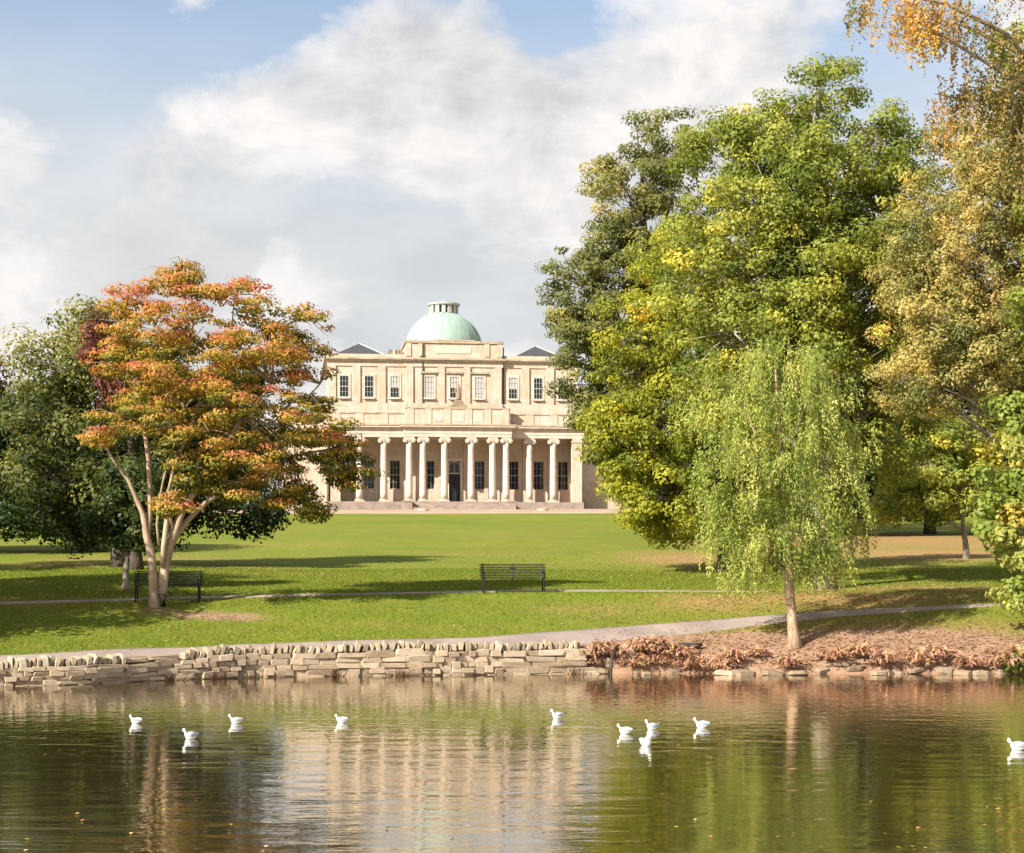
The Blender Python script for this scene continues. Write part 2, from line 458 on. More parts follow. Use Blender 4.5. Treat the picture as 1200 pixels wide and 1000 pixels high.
def ell(lst):
    out = np.zeros(len(vt))
    for px, py, rx, ry, a in lst:
        c = at(px, py)
        out = np.maximum(out, a * np.exp(-(((vt[:, 0] - c.x) / rx) ** 2 + ((vt[:, 1] - c.y) / ry) ** 2)))
    return out
litter = ell([(560, 650, 7, 5, .42), (470, 735, 4, 1.0, .34), (700, 715, 3, 1.4, .48), (300, 640, 10, 6, .36), (1040, 632, 14, 12, .75), (1150, 640, 8, 8, .7), (830, 655, 5, 9, .72), (950, 640, 9, 14, .7), (1100, 650, 8, 10, .75), (1120, 690, 6, 2.5, .7), (1000, 700, 5, 2.2, .72), (850, 705, 3.5, 1.6, .62), (760, 648, 4, 6, .5),
              (150, 655, 8, 4, .5), (60, 662, 7, 5, .5), (340, 672, 4, 2, .6), (480, 610, 20, 20, .12), (1150, 740, 5, 2, .55), (1000, 735, 6, 1.5, .62)])
dirt = ell([(250, 722, 2.6, 1.0, .62), (930, 752, 5.5, 1.0, 1.0), (1050, 748, 4.5, 1.1, .95), (1150, 760, 4, 1.2, .9), (800, 757, 3, .7, 1.0), (740, 757, 2, .6, 1.0), (187, 714, .8, .5, .7), (966, 692, 1.2, .8, .6)])
sX = vt[:, 1] - shore(vt[:, 0])
dirt = np.maximum(dirt, np.where((sX < 1.2), 1.0, 0.0))
for nm, arr in (('litter', litter), ('dirt', dirt)):
    a_ = me.attributes.new(nm, 'FLOAT', 'POINT'); a_.data.foreach_set('value', arr.astype(np.float32))
lawn = link('lawn', me, 'lawn'); tag(lawn, 'mown green lawn rising from the lake to the building', 'lawn', kind='structure')

wm = MB(); wm.add([(-78, -1, 0), (78, -1, 0), (78, 53, 0), (-78, 53, 0)], [(0, 1, 2, 3)])
tag(wm.build('lake_water', 'water'), 'rippled brown green lake water in front of the wall', 'lake', kind='structure')

def strip(name, upper, lower, material, label, lift=0.02, n=120, m_=8):
    """path laid on the ground between two rows of ground points"""
    up_ = [at(*p) if not isinstance(p, Vector) else p for p in upper]; lo_ = [at(*p) if not isinstance(p, Vector) else p for p in lower]
    def res(pts):
        P_ = np.array([[p.x, p.y] for p in pts]); L = np.concatenate([[0], np.cumsum(np.hypot(*np.diff(P_, axis=0).T))])
        s_ = np.linspace(0, L[-1], n); return np.stack([np.interp(s_, L, P_[:, 0]), np.interp(s_, L, P_[:, 1])], -1)
    A, B = res(up_), res(lo_)
    V_, rows = [], m_ + 3
    for k in range(n):
        pts = [(A[k], -0.12)] + [(A[k] * (1 - j / m_) + B[k] * j / m_, lift) for j in range(m_ + 1)] + [(B[k], -0.12)]
        for p, dz in pts:
            V_.append((p[0], p[1], G1(p[0], p[1]) + dz))
    fs = [(k * rows + j, k * rows + j + 1, (k + 1) * rows + j + 1, (k + 1) * rows + j) for k in range(n - 1) for j in range(rows - 1)]
    mb = MB(); mb.add(V_, fs)
    return tag(mb.build(name, material, None, True), label, 'path', kind='structure')
def wall_back(px):
    d = 46.0
    for _ in range(20): d = float(shore(px_x(px, d))) + 0.55
    x = px_x(px, d); return Vector((x, d, G1(x, d)))
strip('lakeside_path', [(-250, 781), (-60, 773), (0, 769), (100, 764), (200, 760), (300, 755), (420, 751), (500, 749), (560, 748), (620, 743), (700, 737.5), (800, 729.5), (900, 722), (1000, 715), (1100, 711), (1180, 707), (1300, 704)],
      [wall_back(-250), wall_back(-60), wall_back(0), wall_back(100), wall_back(200), wall_back(300), wall_back(420), wall_back(500), wall_back(560), wall_back(630), (720, 752), (800, 744), (900, 732), (1000, 721.5), (1100, 714.5), (1180, 710), (1300, 707)], 'tarmac', 'grey tarmac path along the top of the lakeside wall')
strip('upper_path', [(-150, 711), (0, 706), (150, 702), (350, 697), (565, 692.5), (700, 692), (900, 693)], [(-150, 713.6), (0, 708.4), (150, 704.2), (350, 698.8), (565, 694.4), (700, 693.4), (900, 693.8)], 'tarmac', 'narrow tarmac path crossing the lawn behind the benches')
strip('building_drive', [Vector((x, 182.6 + .123 * (x + 5.7) if x > -60 else 176, 0)) for x in (-60, -30, 0, 30, 60)], [Vector((x, 163 + .05 * (x + 5.7), 0)) for x in (-60, -30, 0, 30, 60)], 'drive', 'pale gravel drive in front of the columned building', lift=.04)

# ------------------------------------------------------------------ building
BLD = empty('columned_building', (px_x(537, 182), 182.0, 8.45), R(7))
BLD.location.z = G1(-5.7, 182)
tag(BLD, 'pale limestone columned building with a green copper dome', 'building')
def part(name, material, fn, parent=BLD, smooth=False):
    mb = MB(); fn(mb); return mb.build(name, material, parent, smooth)
BW = 13.7
# plinth, steps
part('plinth', 'plinth_stone', lambda b: (b.box(-BW, BW, 0.85, 4.6, -0.4, 0.85), b.box(-5.9, 5.9, 0.02, 0.85, -0.4, 0.85)))
for k in range(5):
    part('step', 'plinth_stone', lambda b, k=k: b.box(-5.0, 5.0, -0.36 * (5 - k), -0.36 * (4 - k) if k < 4 else 0.018, -0.3, 0.142 * (k + 1)))
for sx in (-1, 1):
    part('step_pedestal', 'plinth_stone', lambda b: (b.box(sx * 5.5 - .48, sx * 5.5 + .48, -1.9, 0.015, -.3, 0.74), b.box(sx * 5.5 - .53, sx * 5.5 + .53, -1.95, 0.012, .742, .87)))
# main body
part('wall', 'stone', lambda b: b.box(-BW, BW, 5.2, 20.0, -0.4, 16.62))
part('wall', 'stone', lambda b: b.box(-5.28, 5.28, 4.95, 14.0, 7.9, 16.58))
# portico back wall pieces around openings, plane y = 4.5
lowx = [-12.0, -9.3, -6.5, -2.75, 2.75, 6.5, 9.3, 12.0]
LWW, LZ0, LZ1 = 1.12, 2.35, 5.45
def backwall(b):
    xs_ = [-BW]
    ops = [(x - LWW / 2, x + LWW / 2, LZ0, LZ1) for x in lowx] + [(-.62, .62, .85, 5.4)]
    ops.sort()
    cur = -BW
    for x0, x1, z0, z1 in ops:
        b.box(cur, x0, 4.5, 5.199, 0.2, 7.76); cur = x1
        b.box(x0, x1, 4.5, 5.199, z1, 7.76)
        if z0 > .9: b.box(x0, x1, 4.5, 5.199, 0.2, z0)
    b.box(cur, BW, 4.5, 5.199, 0.2, 7.76)
part('portico_wall', 'stone', backwall)
for x in (-10.65, -7.9, -4.6, -1.35, 1.35, 4.6, 7.9, 10.65):
    part('pilaster', 'stone', lambda b: (b.box(x - .36, x + .36, 4.38, 4.497, .86, 7.3), b.box(x - .44, x + .44, 4.33, 4.496, 7.3, 7.7)))
part('ceiling', 'stone', lambda b: b.box(-BW, BW, 1.0, 4.6, 7.76, 8.0))
def window(x, z0, z1, wd, y, nx, nz, blind=0.0, deep=0.22, arch=False):
    f = MB()
    fr = 0.05
    f.box(x - wd / 2, x - wd / 2 + fr, y + .06, y + .16, z0, z1); f.box(x + wd / 2 - fr, x + wd / 2, y + .06, y + .16, z0, z1)
    f.box(x - wd / 2 + fr, x + wd / 2 - fr, y + .06, y + .16, z0, z0 + fr); f.box(x - wd / 2 + fr, x + wd / 2 - fr, y + .06, y + .16, z1 - fr, z1)
    for i in range(1, nx):
        xx = x - wd / 2 + wd * i / nx; f.box(xx - .013, xx + .013, y + .08, y + .13, z0 + fr, z1 - fr)
    for i in range(1, nz):
        zz = z0 + (z1 - z0) * i / nz; t_ = .035 if i == nz // 2 else .013
        f.box(x - wd / 2 + fr, x + wd / 2 - fr, y + .083, y + .128, zz - t_, zz + t_)
    wo_ = f.build('window', 'white_paint', BLD)
    MB().box(x - wd / 2 + .01, x + wd / 2 - .01, y + .135, y + .15, z0 + .01, z1 - .01).build('pane', 'glass', wo_)
    if blind:
        MB().box(x - wd / 2 + .05, x + wd / 2 - .05, y + .131, y + .134, z1 - (z1 - z0) * blind, z1 - .02).build('blind', 'blind', wo_)
    MB().box(x - wd / 2 - .12, x + wd / 2 + .12, y - .10, y + .055, z0 - .16, z0 - .002).build('sill', 'column_stone', wo_)
    return wo_
for i, x in enumerate(lowx): window(x, LZ0, LZ1, LWW, 4.62, 3, 4)
# doorway with fanlight
dr = part('door', 'door_paint', lambda b: (b.box(-.6, -.01, 4.72, 4.80, .86, 4.02), b.box(.01, .6, 4.72, 4.80, .86, 4.02)))
for sx in (-.31, .31):
    for z0 in (1.05, 2.1, 3.1): MB().box(sx - .2, sx + .2, 4.69, 4.719, z0, z0 + .8).build('door_panel', 'door_paint', dr)
fl = part('fanlight', 'white_paint', lambda b: (b.box(-.62, .62, 4.66, 4.82, 4.03, 4.17), b.box(-.62, -.55, 4.7, 4.8, 4.17, 5.4), b.box(.55, .62, 4.7, 4.8, 4.17, 5.4), b.box(-.03, .03, 4.72, 4.77, 4.17, 5.36), b.tube([(.6 * math.cos(a), 4.74, 4.72 + .62 * math.sin(a)) for a in np.linspace(0, math.pi, 13)], [.05] * 13, 5)))
MB().box(-.6, .6, 4.775, 4.79, 4.17, 5.4).build('pane', 'glass', fl)
part('door_surround', 'column_stone', lambda b: (b.box(-.9, -.622, 4.4, 4.498, .852, 5.42), b.box(.622, .9, 4.4, 4.498, .852, 5.42), b.box(-1.0, 1.0, 4.36, 4.499, 5.42, 5.75)))

# columns with ionic capitals
def shaft_prof():
    out = []
    for k in range(11):
        u = k / 10
        out.append((0.375 - 0.06 * u ** 1.6, 1.14 + u * (7.22 - 1.14)))
    return out
colA = MB().lathe(0, 0, shaft_prof(), 24).mesh('shaft', True)
colB = MB(); colB.box(-.52, .52, -.52, .52, .852, .98); colB.lathe(0, 0, [(.40, .98), (.49, .99), (.50, 1.04), (.45, 1.075), (.42, 1.09), (.45, 1.11), (.44, 1.14), (.38, 1.145)], 24)
colB = colB.mesh('base')
colC = MB(); colC.lathe(0, 0, [(.32, 7.2), (.36, 7.24), (.40, 7.34), (.42, 7.42)], 24); colC.box(-.50, .50, -.40, .40, 7.42, 7.56); colC.box(-.53, .53, -.44, .44, 7.62, 7.748)
for sx in (-1, 1):
    for rr_, yy0, yy1 in ((.245, -.42, .42), (.16, -.455, .455), (.07, -.48, .48)):
        n = 16; cx, cz = sx * .42, 7.37
        vs = [(cx + rr_ * math.cos(2 * math.pi * k / n), y_, cz + rr_ * math.sin(2 * math.pi * k / n)) for y_ in (yy0, yy1) for k in range(n)]
        colC.add(vs, [(k, (k + 1) % n, n + (k + 1) % n, n + k) for k in range(n)] + [tuple(range(n)), tuple(range(2 * n - 1, n - 1, -1))])
colC.box(-.42, .42, -.43, .43, 7.5, 7.615)
colC = colC.mesh('capital')
for x, y in [(-5.2, .5), (-3.73, .5), (-1.43, .5), (1.43, .5), (3.73, .5), (5.2, .5), (-7.85, 1.45), (-10.45, 1.45), (7.85, 1.45), (10.45, 1.45)]:
    c_ = link('column', colA, 'column_stone', BLD); c_.location = (x, y, 0)
    link('column_base', colB, 'column_stone', c_); link('capital', colC, 'column_stone', c_)
for sx in (-1, 1):
    part('corner_pier', 'stone', lambda b: (b.box(sx * 13.0 - .52, sx * 13.0 + .52, .95, 1.95, .853, 7.748), b.box(sx * 13.0 - .6, sx * 13.0 + .6, .87, 2.03, 7.3, 7.5)))
    part('end_wall', 'stone', lambda b: b.box(sx * 13.25 - .25, sx * 13.25 + .25, 1.952, 4.49, .2, 7.752))
# entablature: wings and projecting centre
def entab(name, mt, zs, off, wing_y=.98, cen_y=.03):
    def fn(b):
        z0, z1 = zs
        b.box(-BW - off, -5.75 - off, wing_y - off, 4.55, z0, z1); b.box(5.75 + off, BW + off, wing_y - off, 4.55, z0, z1)
        b.box(-5.74 - off, 5.74 + off, cen_y - off, 4.53, z0, z1)
    return part(name, mt, fn)
entab('architrave', 'column_stone', (7.75, 8.08), 0.0)
entab('frieze', 'column_stone', (8.08, 8.62), 0.04)
entab('cornice', 'column_stone', (8.62, 8.78), 0.22)
entab('cornice', 'column_stone', (8.78, 8.95), 0.42)
entab('cornice', 'stained_cornice', (8.95, 9.10), 0.48)
# parapets
def parap(b):
    b.box(-BW + .05, -5.6, 1.15, 1.45, 9.1, 10.25); b.box(5.6, BW - .05, 1.15, 1.45, 9.1, 10.25)
    b.box(-5.6, 5.6, .15, .5, 9.1, 10.75)
    b.box(-5.6, -5.3, .5, 1.5, 9.1, 10.74); b.box(5.3, 5.6, .5, 1.5, 9.1, 10.74)
part('parapet', 'stone', parap)
part('parapet_coping', 'stained_cornice', lambda b: (b.box(-BW, -5.65, 1.08, 1.52, 10.25, 10.39), b.box(5.65, BW, 1.08, 1.52, 10.25, 10.39), b.box(-5.68, 5.68, .07, .58, 10.75, 10.9)))
for x in (-12.9, -10.45, -7.85, 7.85, 10.45, 12.9): part('parapet_block', 'stone', lambda b: b.box(x - .42, x + .42, 1.09, 1.149, 9.102, 10.248))
for x in (-5.1, -3.2, -1.15, 1.15, 3.2, 5.1): part('parapet_block', 'stone', lambda b: b.box(x - .36, x + .36, .085, .149, 9.102, 10.748))
for x, wv in ((-2.15, .5), (0, .62), (2.15, .5)): part('parapet_panel', 'column_stone', lambda b: b.box(x - wv, x + wv, .11, .1495, 9.4, 10.4))
part('balcony_slab', 'stone', lambda b: (b.box(-BW + .1, BW - .1, 1.46, 5.19, 9.0, 9.15)))

# upper storey
upx = [-12.0, -9.3, -6.5, -2.75, 0, 2.75, 6.5, 9.3, 12.0]
for i, x in enumerate(upx):
    cen = abs(x) < 4
    y = 4.95 - .165 if cen else 5.2 - .165
    window(x, 12.35, 14.7, .98, y, 3, 4, {0: 0.0, 1: 0.0, 2: .55, 3: .96, 4: .5, 5: .96, 6: .55, 7: .0, 8: 0.}[i])
    yb = 4.95 if cen else 5.2
    sr = part('window_surround', 'column_stone', lambda b: (b.box(x - .72, x - .492, yb - .07, yb - .002, 12.2, 14.72), b.box(x + .492, x + .72, yb - .07, yb - .002, 12.2, 14.72), b.box(x - .72, x + .72, yb - .07, yb - .0025, 14.722, 14.98)))
    if cen: MB().box(x - .95, x + .95, yb - .24, yb - .003, 15.02, 15.2).build('window_hood', 'stained_cornice', sr)
for x in (-13.3, -10.65, -7.9, 7.9, 10.65, 13.3): part('pilaster', 'stone', lambda b: b.box(x - .42, x + .42, 5.04, 5.199, 11.75, 15.75))
for x in (-4.85, -1.4, 1.4, 4.85): part('pilaster', 'stone', lambda b: b.box(x - .36, x + .36, 4.8, 4.949, 11.75, 15.75))
part('base_course', 'stone', lambda b: (b.box(-BW - .02, BW + .02, 4.99, 5.3, 9.1, 11.72), b.box(-5.32, 5.32, 4.76, 4.99, 9.1, 11.74)))
def upcor(name, mt, z0, z1, off):
    part(name, mt, lambda b: (b.box(-BW - off, -5.3, 5.2 - off, 20 + off, z0, z1), b.box(5.3, BW + off, 5.2 - off, 20 + off, z0, z1), b.box(-5.29 - off, 5.29 + off, 4.95 - off, 14 + off, z0 + .003, z1 + .003)))
upcor('frieze', 'stone', 15.76, 16.3, .10)
upcor('cornice', 'column_stone', 16.3, 16.48, .26)
upcor('cornice', 'stained_cornice', 16.48, 16.68, .46)
part('parapet', 'stone', lambda b: (b.box(-BW, -5.3, 5.25, 5.6, 16.68, 17.1), b.box(5.3, BW, 5.25, 5.6, 16.68, 17.1), b.box(-BW, -BW + .4, 5.6, 20, 16.68, 17.1), b.box(BW - .4, BW, 5.6, 20, 16.68, 17.1), b.box(-BW, BW, 19.6, 20, 16.67, 17.09)))
part('attic', 'stone', lambda b: b.box(-5.28, 5.28, 4.97, 14.5, 16.684, 18.35))
part('attic_coping', 'stained_cornice', lambda b: (b.box(-5.42, 5.42, 4.83, 14.6, 18.35, 18.62), b.box(-2.3, 2.3, 4.80, 5.3, 18.6, 18.72)))
for x in (-5.0, -3.6, 3.6, 5.0): part('attic_block', 'stone', lambda b: b.box(x - .28, x + .28, 4.88, 4.969, 16.9, 18.34))
part('attic_panel', 'column_stone', lambda b: (b.box(-1.9, 1.9, 4.92, 4.969, 17.25, 18.0)))
for x, z0, z1, y in ((-3.45, 10.9, 18.3, 4.83), (5.45, 11.5, 18.0, 5.12)):
    part('drainpipe', 'pipe_iron', lambda b: (b.tube([(x, y, z0), (x, y, z1)], [.07, .07], 8), b.box(x - .16, x + .16, y - .12, y + .12, 16.75, 17.0)))
# lower side wings
for sx in (-1, 1):
    x0, x1 = sorted((sx * 13.72, sx * 18.5))
    part('side_wing', 'stone', lambda b: (b.box(x0, x1, 3.2, 16, -.4, 9.1), b.box(x0, x1, 3.15, 16.05, 8.6, 8.95), b.box(x0, x1, 3.4, 3.7, 9.1, 10.3)))
    part('side_pilaster', 'stone', lambda b: (b.box(sx * 14.3 - .4, sx * 14.3 + .4, 3.06, 3.198, -.3, 8.5), b.box(sx * 17.8 - .4, sx * 17.8 + .4, 3.06, 3.198, -.3, 8.5)))
# roofs
part('flat_roof', 'slate', lambda b: b.box(-BW + .41, BW - .41, 5.61, 19.59, 16.63, 16.75))
for x in (-10.2, 9.75):
    rf = part('hipped_roof', 'slate', lambda b: b.add([(x - 2.7, 7.6, 16.76), (x + 2.7, 7.6, 16.76), (x + 2.7, 13.6, 16.76), (x - 2.7, 13.6, 16.76), (x - 2.7, 7.6, 17.3), (x + 2.7, 7.6, 17.3), (x + 2.7, 13.6, 17.3), (x - 2.7, 13.6, 17.3), (x, 10.3, 18.85), (x, 10.9, 18.85)],
        [(0, 1, 5, 4), (1, 2, 6, 5), (2, 3, 7, 6), (3, 0, 4, 7), (4, 5, 8), (5, 6, 9, 8), (6, 7, 9), (7, 4, 8, 9)]))
    MB().tube([(x - 2.72, 7.58, 17.32), (x, 10.3, 18.88)], [.06, .06], 5).build('hip_ridge', 'white_paint', rf)
    MB().tube([(x + 2.72, 7.58, 17.32), (x, 10.3, 18.88)], [.06, .06], 5).build('hip_ridge', 'white_paint', rf)
part('roof_hut', 'weathered_stone', lambda b: b.box(-7.0, -5.45, 8, 12, 16.76, 17.95))
part('roof_hut_post', 'white_paint', lambda b: b.box(-6.55, -6.3, 7.9, 7.99, 16.76, 17.95))
# dome
DC = (-0.55, 12.3)
part('dome_drum', 'stone', lambda b: b.lathe(DC[0], DC[1], [(4.75, 18.0), (4.75, 18.7), (4.6, 18.72), (4.6, 18.9)], 48))
dm = part('dome', 'copper', lambda b: b.lathe(DC[0], DC[1], [(4.42 * math.cos(a), 18.45 + 4.4 * math.sin(a)) for a in np.linspace(.08, R(71), 16)], 56), smooth=True)
for k in range(24):
    a = 2 * math.pi * (k + .5) / 24
    MB().tube([(DC[0] + 4.43 * math.cos(e) * math.cos(a), DC[1] + 4.43 * math.cos(e) * math.sin(a), 18.45 + 4.41 * math.sin(e)) for e in np.linspace(.1, R(69), 9)], [.022] * 9, 4).build('dome_seam', 'copper', dm)
ln = part('lantern', 'white_paint', lambda b: (b.lathe(DC[0], DC[1], [(1.85, 22.2), (1.85, 22.42), (1.62, 22.45), (1.62, 22.6)], 32),))
lg = MB().lathe(DC[0], DC[1], [(1.38, 22.5), (1.38, 23.5)], 32).build('lantern_glazing', 'glass', ln)
for k in range(14):
    a = 2 * math.pi * (k + .3) / 14
    mb = MB(); mb.box(-.21, .21, -.15, .14, 22.58, 23.5); o = mb.build('lantern_pier', 'white_paint', ln)
    o.location = (DC[0] + 1.52 * math.cos(a), DC[1] + 1.52 * math.sin(a), 0); o.rotation_euler = (0, 0, a + math.pi / 2)
MB().lathe(DC[0], DC[1], [(1.7, 23.48), (1.86, 23.56), (1.86, 23.72), (1.5, 23.76), (1.0, 23.86), (.4, 23.94), (.12, 23.96), (.10, 24.1), (.03, 24.25)], 32).build('lantern_cap', 'white_paint', ln)

# statue on the parapet
ST = empty('statue', (0, 0, 0)); tag(ST, 'weathered robed stone statue standing on the central parapet', 'statue')
bpos = BLD.matrix_basis @ Vector((0.05, .36, 10.9))
ST.location = bpos; ST.rotation_euler = (0, 0, R(7))
MB().box(-.95, .95, -.27, .27, 0, .22).add([(-.75, -.26, .22), (.75, -.26, .22), (.75, .26, .22), (-.75, .26, .22), (-.36, -.22, .80), (.36, -.22, .80), (.36, .22, .80), (-.36, .22, .80)], [(0, 1, 5, 4), (1, 2, 6, 5), (2, 3, 7, 6), (3, 0, 4, 7), (4, 5, 6, 7)]).build('pedestal', 'weathered_stone', ST)
def skinned(name, verts, edges, rads, material, parent, sub=2):
    me = bpy.data.meshes.new(name); me.from_pydata(verts, edges, []); o = link(name, me, material, parent)
    md = o.modifiers.new('skin', 'SKIN'); md.use_smooth_shade = True
    for i, r in enumerate(rads):
        sv = me.skin_vertices[0].data[i]; sv.radius = r if hasattr(r, '__len__') else (r, r)
    me.skin_vertices[0].data[0].use_root = True
    s = o.modifiers.new('sub', 'SUBSURF'); s.levels = sub; s.render_levels = sub
    return o
skinned('figure', [(0, 0, 1.75), (0, 0, 2.1), (0, 0, 2.28), (0, -.02, 2.42), (0, -.03, 2.58), (0, 0, 1.3), (.03, 0, .95), (.03, -.02, .80), (.26, 0, 2.12), (.36, -.08, 1.82), (.2, -.2, 1.65), (-.26, 0, 2.12), (-.36, -.02, 1.80), (-.42, -.1, 1.5)],
        [(0, 1), (1, 2), (2, 3), (3, 4), (0, 5), (5, 6), (6, 7), (1, 8), (8, 9), (9, 10), (1, 11), (11, 12), (12, 13)],
        [(.23, .18), (.25, .18), .10, .13, .11, (.27, .21), (.31, .24), (.34, .26), .11, .09, .07, .11, .09, .07], 'weathered_stone', ST)

# low planters on the drive edge
for i, (px, lab) in enumerate(((496, 'low stone planter on the drive below the left step pedestal'), (636, 'low stone planter on the drive right of the steps'))):
    e = empty('planter', at(px, 599.3, 150)); e.scale = (.6, .6, .6); tag(e, lab, 'planter', 'planters on the drive')
    MB().lathe(0, 0, [(.45, -.1), (.55, .1), (.62, .34), (.66, .36), (.66, .42), (.55, .42)], 14, 1.6, 1.0).build('bowl', 'column_stone', e)
    mb = MB(); rr = random.Random(i)
    for k in range(60):
        a = rr.random() * 6.28; r0 = rr.random() ** .5 * .5; x = 1.6 * r0 * math.cos(a); y = r0 * math.sin(a); h_ = rr.uniform(.15, .35)
        mb.add([(x - .05, y, .4), (x + .05, y, .4), (x + rr.uniform(-.1, .1), y + rr.uniform(-.1, .1), .42 + h_)], [(0, 1, 2)])
    mb.build('plants', 'planter_soil', e)

# ------------------------------------------------------------------ trees
def unit(rng, n):
    v = rng.normal(size=(n, 3)); return v / np.linalg.norm(v, axis=1, keepdims=True)
def leaves_mesh(name, rng, pos, nrm, size, tint, aspect=0.55, axis=None):
    """one small diamond leaf per point"""
    n = len(pos)
    r = unit(rng, n) if axis is None else axis
    a = np.cross(nrm, r); a /= np.linalg.norm(a, axis=1, keepdims=True) + 1e-9
    if axis is not None:
        b = axis
        a = a
    else:
        b = np.cross(nrm, a)
    sz = np.asarray(size).reshape(-1, 1) * np.ones((n, 1))
    L = b * sz; W = a * sz * aspect; up_ = nrm * sz * 0.12
    v = np.stack([pos - L * .5, pos + W * .5 + up_ - L * .05, pos + L * .5, pos - W * .5 + up_ - L * .05], 1).reshape(-1, 3)
    f = np.arange(n * 4).reshape(-1, 4)
    return np_mesh(name, v, f, False, np.repeat(tint, 4, axis=0))
def pal(rng, stops, t):
    t = np.clip(t, 0, 1); ps = [s[0] for s in stops]; cs = np.array([s[1] for s in stops])
    c = np.stack([np.interp(t, ps, cs[:, k]) for k in range(3)], -1)
    return c * (1 + rng.normal(0, .09, (len(t), 1)))
def lift(p, k): return [(a, tuple(min(.6, x * k) for x in c)) for a, c in p]
GREEN = [(0, (.025, .039, .009)), (.35, (.070, .090, .016)), (.65, (.130, .145, .026)), (.9, (.215, .205, .036)), (1, (.30, .24, .04))]
YELLOWGREEN = [(0, (.045, .062, .010)), (.35, (.115, .135, .016)), (.65, (.20, .205, .022)), (.9, (.30, .27, .03)), (1, (.40, .27, .03))]
DARK = [(0, (.010, .022, .008)), (.5, (.028, .050, .014)), (.85, (.060, .085, .022)), (1, (.12, .14, .04))]  # dark tones put the shade of the back and left trees into their leaves
OLIVE = [(0, (.036, .045, .014)), (.4, (.082, .090, .026)), (.75, (.145, .140, .042)), (.95, (.18, .165, .052)), (1, (.22, .18, .055))]
GOLD = [(0, (.085, .095, .028)), (.35, (.17, .165, .05)), (.65, (.275, .225, .085)), (.9, (.37, .26, .085)), (1, (.48, .29, .05))]
MAPLE = [(0, (.085, .095, .016)), (.22, (.20, .19, .026)), (.44, (.39, .29, .04)), (.62, (.47, .26, .065)), (.82, (.49, .20, .08)), (1, (.50, .15, .10))]
PURPLE = [(0, (.05, .02, .016)), (.6, (.14, .045, .032)), (1, (.26, .09, .05))]
WILLOW = [(0, (.055, .078, .018)), (.4, (.125, .158, .034)), (.7, (.185, .212, .050)), (1, (.28, .28, .09))]
BIRCH = [(0, (.05, .06, .025)), (.4, (.10, .10, .035)), (.65, (.24, .15, .05)), (.9, (.36, .17, .05)), (1, (.42, .27, .04))]

